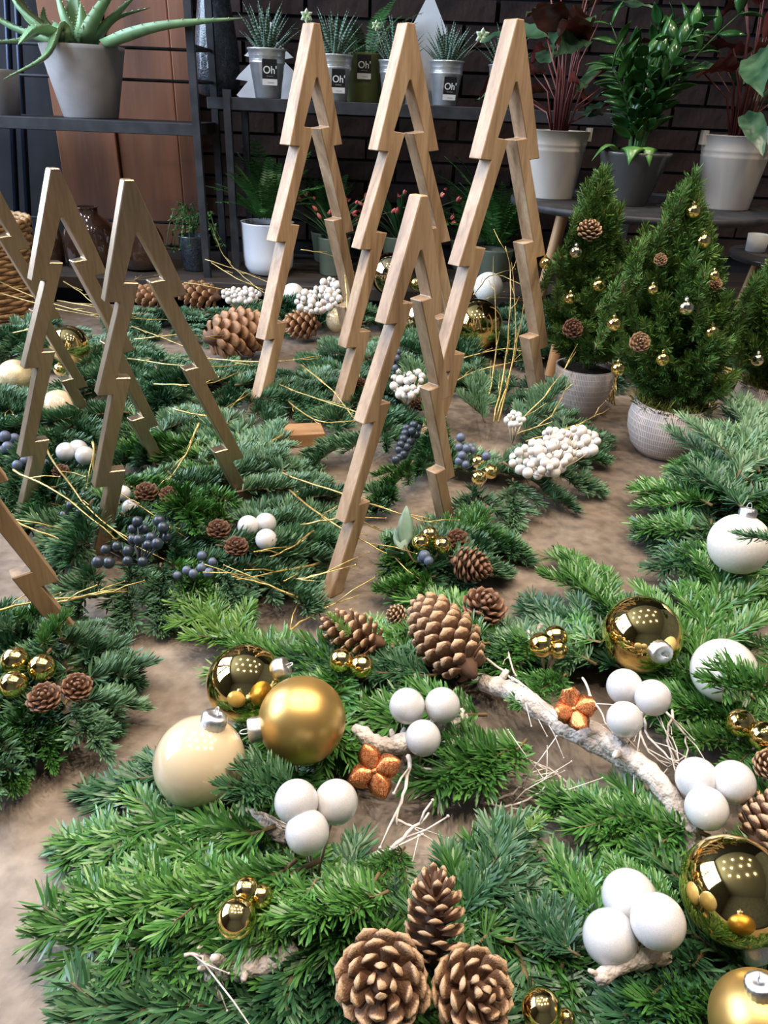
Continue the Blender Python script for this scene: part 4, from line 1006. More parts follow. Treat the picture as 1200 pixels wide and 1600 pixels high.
def pot_mat():
    mt, nt, b = new_mat('ribbed_pink_grey_clay'); sets(b, rough=.75)
    tc = node(nt, 'ShaderNodeTexCoord'); sx = node(nt, 'ShaderNodeSeparateXYZ'); nt.links.new(tc.outputs['Object'], sx.inputs[0])
    at_ = node(nt, 'ShaderNodeMath', operation='ARCTAN2'); nt.links.new(sx.outputs[1], at_.inputs[0]); nt.links.new(sx.outputs[0], at_.inputs[1])
    ml = node(nt, 'ShaderNodeMath', operation='MULTIPLY', i_1=.085); nt.links.new(at_.outputs[0], ml.inputs[0])
    cx = node(nt, 'ShaderNodeCombineXYZ'); nt.links.new(ml.outputs[0], cx.inputs[0]); nt.links.new(sx.outputs[2], cx.inputs[1])
    br = node(nt, 'ShaderNodeTexBrick'); br.offset = 0.0
    for k, v in (('Scale', 1.0), ('Brick Width', .0046), ('Row Height', .0125), ('Mortar Size', .0012), ('Mortar Smooth', .3)): br.inputs[k].default_value = v
    br.inputs['Color1'].default_value = (.36, .29, .265, 1); br.inputs['Color2'].default_value = (.42, .345, .315, 1); br.inputs['Mortar'].default_value = (.62, .55, .52, 1)
    nt.links.new(cx.outputs[0], br.inputs['Vector']); nt.links.new(br.outputs['Color'], b.inputs['Base Color'])
    bp = node(nt, 'ShaderNodeBump'); bp.inputs['Strength'].default_value = .5; bp.inputs['Distance'].default_value = .002
    nt.links.new(br.outputs['Fac'], bp.inputs['Height']); nt.links.new(bp.outputs[0], b.inputs['Normal'])
    return mt
M['ribbed_pot'] = pot_mat()
M['soil'] = noisy('dark_soil', (.025, .015, .010), (.07, .045, .03), 60, .95, .6)
M['moss'] = noisy('green_moss', (.06, .075, .012), (.22, .23, .05), 60, .95)
def tuft_mesh(R_, n, seed, hgt, mat, lean=.7):
    rg = np.random.RandomState(seed); nv, nf = [], []
    a = rg.rand(n) * 2 * PI; q = np.sqrt(rg.rand(n)) * R_
    pos = np.stack([q * np.cos(a), q * np.sin(a), np.zeros(n)], 1)
    d = rg.normal(0, lean, (n, 3)); d[:, 2] = np.abs(d[:, 2]) + .35; d[:, :2] += pos[:, :2] / R_ * .7; d /= np.linalg.norm(d, axis=1)[:, None]
    needles(nv, nf, pos, d, rg.normal(0, 1, (n, 3)), hgt * rg.uniform(.6, 1.3, n), np.full(n, .0009), rg.normal(0, .25, (n, 3)))
    me = bpy.data.meshes.new('moss'); me.from_pydata(nv, [], nf); me.materials.append(M[mat]); me.update(); return me
def spruce(base_px, prof, apex_px, Rf, label, seed=1, n=230, moss=True, low=.0, leaders=()):
    p_ = G(*base_px); e = empty('potted_spruce', p_); tag(e, label, 'potted tree', 'potted spruces')
    top = prof[-1][1]; rr = prof[-1][0]
    ap = P(*apex_px, p_.y) - p_
    MB().lathe([(prof[0][0] * .9, 0)] + prof + [(rr - .006, top), (rr - .008, top - .03)], 48).build('pot', M['ribbed_pot'], e)
    MB().lathe([(rr - .0075, top - .012), (.001, top - .006)], 24, cap0=False).build('soil', M['soil'], e)
    if moss:
        o = stuff(link('moss', tuft_mesh(rr * .98, 1600, seed, .02, 'moss_blade'), e)); o.location = (0, 0, top - .008)
    zt = top - .012; H = ap.z - zt - .05
    lean = (ap.x, 0)
    MB().tube([(0, 0, zt), (lean[0] * .5, 0, zt + H * .5), (lean[0], 0, zt + H)], [.007, .005, .002], 8).build('trunk', M['spruce_twig'], e)
    rg = random.Random(seed)
    for i in range(n):
        t = ((i + rg.random()) / n) ** .95
        a = i * 2.39996 + rg.uniform(-.3, .3)
        lob = 1 + .16 * math.sin(3 * a + seed) + .12 * math.sin(5 * a + 9 * t + seed)
        env = Rf * ((1 - t) ** .75) * (.62 + .38 * min(1, (t + low) / .18)) * lob * rg.uniform(.78, 1.08) + .006
        out_ = rg.random() < .16
        el = R(28 + 40 * t + rg.uniform(-14, 18)) if t < .9 else R(74)
        if out_: el += .35
        L_ = min(.095, .055 + env * .30) * rg.uniform(.8, 1.15) * (1.25 if out_ else 1)
        ax = Vector((math.cos(a) * math.cos(el), math.sin(a) * math.cos(el), math.sin(el)))
        ctr = Vector((lean[0] * t, 0, zt + .012 + (H - .02) * t))
        r_in = max(0.0, env - L_ * math.cos(el) * .8) * (1 if i % 4 else .5)
        p0 = ctr + Vector((math.cos(a), math.sin(a), 0)) * r_in
        link('shoot', SHOOT[i % 3], e, dir_mat(p0, p0 + ax, L_ / .075, rg.uniform(-1, 1)))
    for lx, ly in leaders:                                   # side leaders that stand clear of the cone
        tip = P(lx, ly, p_.y - .03) - p_
        for j in range(3):
            d = Vector((rg.uniform(-.35, .35) + .5 * (j > 0) * (1 if j == 1 else -1), rg.uniform(-.4, .1), 1)).normalized()
            b0 = tip - d * .075 - Vector((0, 0, .022 * j)); link('shoot', SHOOT[j], e, dir_mat(b0, b0 + d, 1.1 - .12 * j))
    p0 = Vector((lean[0], 0, zt + H - .03)); link('shoot', SHOOT[0], e, dir_mat(p0, p0 + Vector((.05, 0, 1)), 1.05))
    return e, p_
M['moss_blade'] = needle_mat('moss_blades', [(0, (.05, .05, .012)), (.5, (.14, .15, .03)), (1, (.32, .32, .07))], .8, .2)
s1, q1 = spruce((903, 648), [(.043, .001), (.054, .03), (.062, .07), (.066, .115)], (938, 275), .096, 'potted spruce with a big cone near its top in a tapered ribbed pot', 3, 210, False, .06, [(914, 315), (966, 330), (1004, 362), (872, 400), (945, 300), (985, 440)])
s2, q2 = spruce((1034, 706), [(.050, .001), (.066, .018), (.078, .05), (.080, .075), (.073, .108)], (1077, 290), .106, 'potted spruce full of gold baubles in a bulging ribbed pot', 5, 250, True, 0, [(1012, 385), (985, 420), (1045, 350), (1120, 405), (1140, 470), (965, 470), (1078, 300)])
s3, q3 = spruce((1192, 672), [(.050, .001), (.066, .018), (.078, .05), (.080, .075), (.073, .108)], (1235, 390), .112, 'potted spruce cut off beside the fir wreath, in a bulging ribbed pot', 8, 220, True, 0, [(1190, 440), (1165, 500)])
def hang(px, py, rpx, q, off, mat, label, group):
    o = bauble(px, py, rpx, 0, mat, label, (px, py - rpx), 1, group, 'bauble', capg if mat != 'silver_gold' else capm, Y=q.y + off)
    return o
for x, y, r_, lb in [(852, 411, 9, 'tiny gold bauble poking out beside the tall tree leg'), (935, 446, 10, 'tiny gold bauble amid the spruce in the tapered pot'), (891, 466, 9, 'tiny gold bauble above the dark cone on the tapered pot spruce')]:
    hang(x, y, r_, q1, -.07, 'gold_small', lb, 'baubles on the tapered pot spruce')
hang(900, 394, 10, q1, -.06, 'silver_gold', 'tiny silvery bauble hanging under the big cone on a spruce', None)
for x, y, r_, lb in [(1083, 330, 11, 'tiny gold bauble just below the tip of the bulging pot spruce'), (1098, 377, 12, 'tiny gold bauble second from the tip of the bulging pot spruce'), (1020, 452, 8, 'smallest gold bauble on the bulging pot spruce, above its low cone'),
        (1112, 519, 11, 'tiny gold bauble at the flank of the bulging pot spruce facing the cut off one'), (960, 506, 11, 'tiny gold bauble at the flank of the bulging pot spruce facing the tapered pot'), (1036, 561, 11, 'tiny gold bauble low on the bulging pot spruce above the moss'),
        (966, 576, 11, 'tiny gold bauble hanging lowest between the two spruce pots'), (1116, 430, 8, 'tiny gold bauble right above the small side cone of the bulging pot spruce')]:
    hang(x, y, r_, q2, -.085 if y > 400 else -.03, 'gold_small', lb.replace('right above', 'just above'), 'baubles on the bulging pot spruce')
hang(1072, 481, 12, q2, -.085, 'silver_gold', 'tiny champagne bauble amid the gold ones on a spruce', None)
hang(1184, 562, 10, q3, -.10, 'silver_gold', 'tiny silvery bauble on the spruce cut off at the fir wreath', None)
def hang_cone(px, py, rpx, q, off, label, mat='cone', ax=(0, -.8, .5), small=True):
    c = P(px, py, q.y + off); r_ = rpx * mpp(c); a = Vector(ax).normalized()
    pine_cone(c - a * r_ * .9, c + a * r_ * .7, 2 * r_, label, mat=mat, n=46, open_=1.0, small=small)
hang_cone(922, 356, 20, q1, -.055, 'brown pine cone stuck near the top of a potted spruce', 'cone', (.0, -.45, .9), False)
hang_cone(896, 513, 17, q1, -.105, 'dark cone low on the spruce in the tapered pot', 'cone_dark')
hang_cone(1001, 534, 17, q2, -.11, 'pine cone low on the spruce in the bulging pot', 'cone')
hang_cone(1033, 405, 11, q2, -.045, 'small cone high on the spruce in the bulging pot', 'cone')
hang_cone(1119, 443, 11, q2, -.06, 'small cone at the side of the bulging pot spruce', 'cone')
hang_cone(976, 450, 9, q1, -.05, 'small cone at the side of the tapered pot spruce', 'cone')

# ------------------------------------------------------------------ shelves: aloe, tin pots, vase
M['aloe'] = noisy('aloe_skin', (.14, .26, .12), (.24, .38, .17), 18, .4)
M['grey_pot'] = noisy('grey_cement_pot', (.27, .245, .235), (.38, .345, .33), 9, .7)
M['spine'] = plain('aloe_spine', (.55, .58, .38), .5)
def pot_thing(name, base, prof, mat, label, cat='potted plant', seg=40, soil=True, group=None):
    e = empty(name, base); tag(e, label, cat, group)
    rr, top = prof[-1]
    MB().lathe(prof + [(rr - .006, top), (rr - .008, top - .04)], seg).build('pot', mat, e)
    if soil: MB().lathe([(rr - .0075, top - .018), (.001, top - .010)], 24, cap0=False).build('soil', M['soil'], e)
    return e, top
pa = P(118, 187, YS); pa = Vector((pa.x, YS + .135, SHZ))
al, at_top = pot_thing('potted_aloe', pa, [(.080, .0), (.084, .004), (.110, .12), (.124, .185), (.126, .198)], M['grey_pot'], 'aloe with long spiky leaves in a grey cement pot on the shelf')
def aloe_leaf(p0, mid, p2, w_, par):
    p0 = Vector(p0); mid = Vector(mid)
    ctl = [p0, mid, p2]
    if mid.z < at_top + .03:                              # drooping leaves bend over the rim first
        hd = Vector((mid.x, mid.y, 0)).normalized()
        ctl = [p0, hd * .095 + Vector((0, 0, at_top + .040)), mid, p2]
    pts = smooth_path(ctl, 6)
    n = len(pts)
    hw = [w_ * (1 - (k / (n - 1)) ** 1.6) ** .8 * (.75 + .25 * min(1, k / 3)) + .001 for k in range(n)]
    d = (Vector(p2) - Vector(p0)); sd = d.cross(Vector((0, 0, 1)))
    sd = sd.normalized() if sd.length > .03 else Vector((1, 0, 0))
    lf = MB().blade(pts, hw, [h * .38 for h in hw], sd, .35).build('leaf', M['aloe'], par)
    mb = MB()
    for k in range(2, n - 1):
        t_ = (pts[k + 1] - pts[k - 1]).normalized()
        s2_ = (sd - t_ * t_.dot(sd)).normalized(); u2 = s2_.cross(t_).normalized()
        for s_ in (-1, 1):
            b_ = pts[k] + s2_ * s_ * hw[k] * .97 + u2 * .35 * hw[k]
            mb.tube([b_, b_ + s2_ * s_ * .005 + t_ * .003], [.0016, .0002], 4)
    mb.build('spine', M['spine'], lf)
def aloc(px, py, Y): return P(px, py, Y) - pa
T0 = Vector((0, 0, at_top + .004)); ya = pa.y
for (mx_, my_, Ym), (tx_, ty_, Yt), w_ in [((250, 42, ya - .16), (382, 28, ya - .20), .024), ((72, 88, ya - .17), (5, 124, ya - .19), .020), ((60, 45, ya - .12), (28, 70, ya - .16), .026), ((35, 62, ya - .1), (-30, 66, ya - .12), .018),
        ((100, 30, ya - .04), (85, -20, ya - .04), .024), ((118, 30, ya - .02), (112, -60, ya), .022), ((150, 30, ya - .05), (200, -50, ya - .04), .028), ((165, 40, ya), (215, -10, ya + .04), .026), ((30, 10, ya), (10, -50, ya), .024),
        ((45, 30, ya + .04), (30, -10, ya + .06), .020), ((180, 30, ya + .05), (235, 12, ya + .1), .014), ((130, 40, ya - .07), (126, 5, ya - .08), .016), ((70, 35, ya + .05), (68, 10, ya + .06), .012), ((15, 40, ya + .03), (-40, 0, ya), .02)]:
    b0 = T0 + Vector(((aloc(mx_, my_, Ym).x) * .35, (Ym - ya) * .4, 0))
    aloe_leaf(b0, aloc(mx_, my_, Ym), aloc(tx_, ty_, Yt), w_ * 1.55, al)
pl = P(-8, 180, YS); e, _t = pot_thing('potted_plant', (pl.x - .02, YS + .10, SHZ), [(.05, 0), (.066, .12), (.068, .125)], M['grey_pot'], 'small grey pot cut off beside the aloe', 'pot')

def zebra():
    mt, nt, b = new_mat('zebra_leaf'); sets(b, rough=.45)
    tc = node(nt, 'ShaderNodeTexCoord'); wv = node(nt, 'ShaderNodeTexWave', wave_type='BANDS', bands_direction='Z')
    wv.inputs['Scale'].default_value = 46; wv.inputs['Distortion'].default_value = 3.0; wv.inputs['Detail Scale'].default_value = 3
    nt.links.new(tc.outputs['Object'], wv.inputs['Vector'])
    rp = ramp(nt, [(.72, (.028, .075, .045)), (.9, (.30, .38, .30))]); nt.links.new(wv.outputs[0], rp.inputs[0]); nt.links.new(rp.outputs[0], b.inputs['Base Color'])
    return mt
M['zebra'] = zebra()
M['zinc'] = noisy('zinc_tin', (.62, .64, .66), (.76, .78, .80), 25, .34, .1, metal=.78)
M['olive_pot'] = plain('olive_enamel', (.13, .15, .05), .35)
M['tag_black'] = plain('black_card', (.012, .012, .014), .5)
M['tag_white'] = plain('white_card', (.80, .80, .80), .6)
M['lettering'] = plain('white_print', (.85, .85, .85), .6)
M['print_grey'] = plain('grey_print', (.35, .35, .36), .6)
hw_leaf = MB().blade([(0, .016 * t * t, .105 * t) for t in np.linspace(0, 1, 7)], [.0075 * q for q in (.7, 1, .95, .8, .55, .3, .04)], [.003 * q for q in (.8, 1, .9, .8, .6, .4, .1)], (1, 0, 0), .3).mesh('leaf', M['zebra'])
def price_tag(par, r_at, z, ang, s=1.0):
    """a hanging card on the pot face, dark above and white below"""
    e = bevel(MB().box((-.0215 * s, -.001, 0), (.0215 * s, .001, .066 * s)).build('label_card', M['tag_black'], par, False), .0004, 1)
    e.location = (math.sin(ang) * r_at, -math.cos(ang) * r_at, z); e.rotation_euler = (R(8), 0, ang)
    MB().box((-.0216 * s, -.0016, 0), (.0216 * s, -.0009, .016 * s)).build('price_strip', M['tag_white'], e, False)
    def text(body, size, x, y, mt):
        c_ = bpy.data.curves.new('lettering', 'FONT'); c_.body = body; c_.size = size; c_.align_x = 'CENTER'; c_.extrude = .0002; c_.offset = size * .012
        c_.materials.append(M[mt]); tmp = link('lettering', c_); bpy.context.view_layer.update()
        me = bpy.data.meshes.new_from_object(tmp.evaluated_get(bpy.context.evaluated_depsgraph_get())); bpy.data.objects.remove(tmp)
        o = link('lettering', me, e); o.location = (x, -.0014, y); o.rotation_euler = (R(90), 0, 0)
        return o
    text("Oh'", .027 * s, .001, .030 * s, 'lettering')
    MB().box((-.010 * s, -.0014, .0225 * s), (.010 * s, -.0009, .0238 * s)).build('fine_print', M['print_grey'], e, False)
    MB().box((-.006 * s, -.0020, .006 * s), (.012 * s, -.0015, .0075 * s)).build('fine_print', M['print_grey'], e, False)
def tin_pot(px, Y, label, s=1.0, tag_ang=None, nleaf=34, seed=0, tag_z=.03):
    x = P(px, 150, Y).x
    e = empty('tin_pot_haworthia', (x, Y, CZ)); tag(e, label, 'potted plant', 'tin pots of zebra haworthia')
    prof = [(.036, .0), (.038, .002), (.0505, .088), (.0525, .090), (.0525, .094), (.0512, .096), (.0525, .099), (.0515, .102), (.0545, .122), (.0575, .124), (.0575, .128)]
    prof = [(a * s, b_ * s) for a, b_ in prof]
    MB().lathe(prof + [(.053 * s, .127 * s), (.052 * s, .09 * s)], 36).build('pot', M['zinc'], e)
    MB().lathe([(.0515 * s, .112 * s), (.001, .116 * s)], 20, cap0=False).build('soil', M['soil'], e)
    rg = random.Random(seed)
    for k in range(nleaf):
        t = k / nleaf; a = k * 2.39996
        m_ = Matrix.Translation((math.cos(a) * .02 * (1 - t), math.sin(a) * .02 * (1 - t), .108 * s)) @ Matrix.Rotation(a - PI / 2, 4, 'Z') @ Matrix.Rotation(-R(46 * (1 - t) ** 1.1 + rg.uniform(-5, 5)), 4, 'X') @ Matrix.Scale(s * rg.uniform(.85, 1.25) * (1.15 if t > .3 else .95), 4)
        link('leaf', hw_leaf, e, m_)
    if tag_ang is not None: price_tag(e, (.038 + .0125 * tag_z / s / .088) * s + .004, tag_z, tag_ang, s)
    return e
tin_pot(419, YC + .07, 'tin pot of zebra haworthia standing at the corner post of the console', 1.05, .28, seed=1, tag_z=.036)
tin_pot(523, YC + .06, 'tin pot of zebra haworthia beside the olive green pot', .98, .30, seed=2, tag_z=.022)
tin_pot(616, YC + .075, 'tin pot of zebra haworthia half hidden behind the middle tall tree', .92, None, seed=3)
tin_pot(695, YC + .06, 'tin pot of zebra haworthia with a white paper tree behind it', .95, .25, seed=4, tag_z=.016)
tin_pot(785, YC + .075, 'tin pot of zebra haworthia half hidden behind the tall tree near the spruces', .92, None, seed=5)
x = P(570, 150, YC + .16).x
e = empty('olive_pot', (x, YC + .17, CZ)); tag(e, 'olive green enamel pot with a black label behind the tin pots', 'pot')
MB().lathe([(.056, 0), (.058, .003), (.066, .13), (.068, .134), (.066, .137), (.062, .136), (.06, .10)], 36).build('pot', M['olive_pot'], e)
MB().lathe([(.060, .12), (.001, .124)], 20, cap0=False).build('soil', M['soil'], e)
price_tag(e, .066, .065, -.02, 1.0)
M['leaf_dark'] = needle_mat('dark_leaf', [(0, (.010, .040, .012)), (.5, (.020, .075, .022)), (1, (.045, .125, .035))], .4, .5)
M['fern'] = needle_mat('fern_green', [(0, (.012, .055, .010)), (.5, (.026, .10, .018)), (1, (.06, .17, .035))], .5, .4)
def frond_mesh(L, W, seed, nl=22):
    rg = random.Random(seed); mb = MB()
    path = [Vector((L * t, 0, .30 * L * t - .55 * L * t * t)) for t in np.linspace(0, 1, 10)]
    mb.tube(path, [.0016 - .001 * k / 9 for k in range(10)], 4)
    for k in range(nl):
        t = .06 + .93 * k / nl; x = t * 9; i = min(int(x), 8); p_ = path[i].lerp(path[i + 1], x - i); tg = (path[i + 1] - path[i]).normalized()
        for s in (-1, 1):
            w_ = W * math.sin(PI * min(1, t * .85 + .15)) ** .7 * rg.uniform(.85, 1.1) + .004
            d = (Vector((0, s, 0)) + tg * .35 + Vector((0, 0, rg.uniform(-.3, .1)))).normalized()
            h = L / nl * .42
            sd = tg
            a, c_, e_ = p_, p_ + d * w_ * .55, p_ + d * w_
            mb.add([a - sd * h * .5, a + sd * h * .5, c_ + sd * h, c_ - sd * h, e_], [(0, 1, 2, 3), (3, 2, 4)])
    return mb.mesh('frond', M['fern'])
FROND = [frond_mesh(.20, .028, 1), frond_mesh(.26, .034, 2)]
def fern_fronds(par, z, n, sc, seed, el=(20, 75)):
    rg = random.Random(seed)
    for k in range(n):
        a = k * 2.39996; e_ = R(rg.uniform(*el)); p0 = Vector((math.cos(a) * .03, math.sin(a) * .03, z + .01))
        d = Vector((math.cos(a) * math.cos(e_), math.sin(a) * math.cos(e_), math.sin(e_)))
        link('frond', FROND[k % 2], par, dir_mat(p0, p0 + d, sc * rg.uniform(.75, 1.15)))
fern_fronds(e, .12, 16, .7, 4)

M['paper'] = noisy('white_card_tree', (.68, .68, .69), (.78, .78, .78), 10, .7)
def paper_tree(px, Y, H, W, label):
    x = P(px, 150, Y).x
    half = [(.0, 1), (.10, .97), (.13, .90), (.06, .80), (.30, .60), (.36, .55), (.20, .52), (.45, .30), (.5, .24), (.32, .22), (.5, .03), (.45, 0)]
    poly = [(a * W, b_ * H) for a, b_ in half] + [(-a * W, b_ * H) for a, b_ in reversed(half[1:])]
    n = len(poly)
    vs = [(a, -.003, b_) for a, b_ in poly] + [(a, .003, b_) for a, b_ in poly]
    o = MB().add(vs, [tuple(range(n)), tuple(range(2 * n - 1, n - 1, -1))] + [(i, n + i, n + (i + 1) % n, (i + 1) % n) for i in range(n)]).build('paper_tree', M['paper'], None, False)
    o.location = (x, Y, CZ); tag(o, label, 'paper tree'); return o
paper_tree(422, YC + .185, .215, .22, 'white card tree standing behind the tin pot at the corner post')
paper_tree(664, YC + .20, .37, .17, 'white card tree standing between two tin pots')
M['star_green'] = plain('pale_green_petal', (.30, .40, .18), .5)
M['star_white'] = plain('cream_petal', (.72, .76, .60), .5)
def star_pick(px, py, label, potx, s=1.0):
    Y = YC + .03; c = P(px, py, Y); foot = Vector((P(potx, 100, Y).x, Y + .035, CZ + .12))
    e = empty('star_pick', foot); tag(e, label, 'flower pick', 'star flower picks')
    for k in range(6):
        a = k * PI / 3 + PI / 6; m_ = Matrix.Translation(c - foot) @ Matrix.Rotation(-a, 4, 'Y')
        w_ = MB().blade([(.020 * s * t, 0, 0) for t in np.linspace(0, 1, 5)], [.0075 * s * q for q in (.5, 1, .9, .55, .05)], .001, (0, 0, 1)).build('petal', M['star_white'], e); w_.matrix_local = m_
        i_ = MB().blade([(.003 + .013 * s * t, -.0016, 0) for t in np.linspace(0, 1, 5)], [.0048 * s * q for q in (.5, 1, .9, .55, .05)], .0006, (0, 0, 1)).build('petal_heart', M['star_green'], w_)
    MB().tube([(0, 0, 0), (c - foot) * .6, c - foot + Vector((0, .003, 0))], .0012, 5).build('stick', M['stem_pale'], e)
star_pick(479, 25, 'pale green star flower pick over the first two tin pots', 500)
star_pick(588, 40, 'pale green star flower pick beside the olive pot', 600, .75)
star_pick(754, 57, 'pale green star flower pick leaning out of the tin pot with the paper tree', 718, 1.15)
M['glass_dark'] = noisy('smoky_glass', (.02, .026, .035), (.05, .06, .075), 60, .12, .35, coat=.6)
x = P(343, 150, YC + .31).x
o = MB().lathe([(.05, 0), (.068, .01), (.075, .06), (.073, .14), (.062, .22), (.050, .30), (.052, .36), (.056, .38), (.050, .38), (.045, .30)], 32).build('glass_vase', M['glass_dark'], None)
o.location = (x, YC + .31, CZ - .002); tag(o, 'tall smoky textured glass vase at the end of the console', 'vase')

# ------------------------------------------------------------------ under the console
M['blue_white_pot'] = noisy('white_glazed_pot', (.60, .62, .68), (.76, .76, .78), 5, .35)
M['sage_pot'] = noisy('sage_pot', (.10, .13, .09), (.17, .20, .14), 9, .5)
p_ = P(421, 437, 2.66)
e, tp = pot_thing('potted_fern', (p_.x, 2.66, BZ), [(.04, 0), (.068, .008), (.082, .03), (.085, .06), (.088, .165), (.09, .17)], M['blue_white_pot'], 'fern in a white glazed pot on the bench under the console')
fern_fronds(e, tp, 34, .8, 6, (28, 85))
p_ = P(522, 440, 2.70)
e, tp = pot_thing('christmas_cactus', (p_.x, 2.70, BZ), [(.045, 0), (.05, .005), (.056, .12), (.058, .125)], M['sage_pot'], 'christmas cactus with pink buds in a sage pot under the console')
M['cactus'] = plain('cactus_green', (.02, .07, .02), .5)
M['bud'] = needle_mat('pink_bud', [(0, (.55, .05, .06)), (.5, (.65, .12, .12)), (1, (.75, .35, .25))], .5, .4)
budm = MB().lathe([(.0005, 0), (.004, .004), (.006, .012), (.0045, .02), (.0005, .026)], 8, cap0=False).mesh('bud', M['bud'])
def cactus_plant(e, tp, n, seed, spread):
    rg = random.Random(seed)
    for k in range(n):
        a = k * 2.39996; L = rg.uniform(.10, .20) * spread; el = R(rg.uniform(35, 85))
        d = Vector((math.cos(a) * math.cos(el), math.sin(a) * math.cos(el), math.sin(el)))
        pts = [Vector((0, 0, tp - .02)) + d * L * t + Vector((math.cos(a), math.sin(a), -.6)) * L * .35 * t * t for t in np.linspace(0, 1, 9)]
        st_ = MB().blade(pts, [.009 * (.55 + .45 * abs(math.sin(q * 1.57))) for q in range(9)], .0015, (-math.sin(a), math.cos(a), 0)).build('branch', M['cactus'], e)
        for j in range(3): link('bud', budm, st_, axis_mat(pts[-1] - Vector((0, 0, .004)), (pts[-1] - pts[-2]).normalized() + Vector((rg.uniform(-.6, .6), rg.uniform(-.6, .6), .4)), rg.uniform(.55, 1.0)))
cactus_plant(e, tp, 26, 3, 1.15)
p_ = P(620, 445, 2.78)
e, tp = pot_thing('christmas_cactus', (p_.x, 2.78, BZ), [(.045, 0), (.05, .005), (.056, .12), (.058, .125)], M['sage_pot'], 'christmas cactus with pink buds behind the middle tall tree')
cactus_plant(e, tp, 26, 4, 1.3)
for (px, py, Y, n, sc, lb) in [(424, 330, 2.93, 22, 1.15, 'dark fern against the brick wall behind the console post'), (770, 430, 2.72, 26, 1.1, 'dark green fern on the bench between tall tree and stool'), (726, 430, 2.90, 20, .8, 'dark fern far under the console behind the tall trees'), (512, 400, 2.95, 18, .8, 'dark fern behind the sage pot under the console')]:
    p_ = P(px, py, Y)
    e, tp = pot_thing('potted_fern', (p_.x, Y, BZ), [(.045, 0), (.05, .004), (.062, .10), (.064, .105)], M['sage_pot'], lb)
    fern_fronds(e, tp, n, sc, int(px), (64, 88) if Y > 2.9 else (30, 80))
# trailing plant by the rack
M['trail'] = needle_mat('trailing_leaf', [(0, (.03, .09, .02)), (.5, (.06, .16, .04)), (1, (.12, .26, .08))], .45, .4)
p_ = P(305, 420, 2.66)
e, tp = pot_thing('trailing_plant', (p_.x, 2.68, BZ), [(.04, 0), (.045, .004), (.055, .11), (.057, .115)], M['glass_dark'], 'trailing green plant beside the foot of the steel shelf')
rg = random.Random(9)
for k in range(16):
    a = rg.uniform(0, 2 * PI); mb = MB(); L = rg.uniform(.06, .11)
    pts = [Vector((math.cos(a) * L * t, math.sin(a) * L * t, tp + .10 * math.sin(t * 2.6) * rg.uniform(.8, 1.3) - .09 * t * t)) for t in np.linspace(0, 1, 9)]
    mb.tube(pts, .0009, 4)
    for q in pts[1:]:
        for j in range(4):
            d = Vector((rg.uniform(-1, 1), rg.uniform(-1, 1), rg.uniform(-.6, .4))).normalized()
            mb.blade([q, q + d * .008, q + d * .015], [.001, .0045, .0006], .0004, d.cross(Vector((.3, .2, 1))).normalized())
    mb.build('tendril', M['trail'], e)
# glass jars behind the gold trees
M['amber'] = noisy('amber_glass', (.025, .012, .008), (.06, .03, .02), 12, .08, coat=.8)
for px, py, r_, h, lb in [(150, 440, .085, .19, 'dark amber glass jar beneath the plank door beside the basket'), (228, 445, .075, .17, 'dark amber glass jar beneath the plank door beside the trailing plant'), (88, 430, .04, .16, 'slim dark amber bottle between basket and jars')]:
    p_ = P(px, py, 2.66)
    o = MB().lathe([(r_ * .7, 0), (r_ * .95, .01), (r_, .04), (r_, h * .6), (r_ * .8, h * .78), (r_ * .45, h * .9), (r_ * .45, h), (r_ * .5, h * 1.02), (r_ * .4, h * 1.02), (r_ * .38, h * .9)], 32).build('glass_jar', M['amber'], None)
    o.location = (p_.x, 2.66, BZ); tag(o, lb, 'jar')
# wicker basket
M['wicker'] = noisy('wicker', (.20, .10, .04), (.42, .25, .11), 50, .6)
p_ = G(-8, 480)
e = empty('wicker_basket', (p_.x, p_.y - .07, 0)); tag(e, 'woven brown wicker basket cut off beside the gold painted trees', 'basket')
RB, HB = .155, .26
for r_ in range(24):
    z = .008 + r_ * HB / 24; ph = PI * (r_ % 2)
    pts = [((RB + .004 * math.sin(11 * a + ph)) * (1 + .1 * z / HB) * math.cos(a), (RB + .004 * math.sin(11 * a + ph)) * (1 + .1 * z / HB) * math.sin(a), z) for a in np.linspace(0, 2 * PI, 89)]
    MB().tube(pts, .0062, 6, False).build('weave_strand', M['wicker'], e)
for k in range(22):
    a = 2 * PI * k / 22; MB().tube([(RB * math.cos(a), RB * math.sin(a), 0), (RB * 1.1 * math.cos(a), RB * 1.1 * math.sin(a), HB)], .003, 5).build('stake', M['wicker'], e)
for s_ in (0, 1):
    MB().tube([((RB * 1.1 + .003) * math.cos(a), (RB * 1.1 + .003) * math.sin(a), HB + .004 + .007 * math.sin(14 * a + s_ * PI)) for a in np.linspace(0, 2 * PI, 113)], .007, 6, False).build('rim_braid', M['wicker'], e)
MB().lathe([(RB, .004), (.001, .004)], 24, cap0=False).build('bottom', M['wicker'], e)

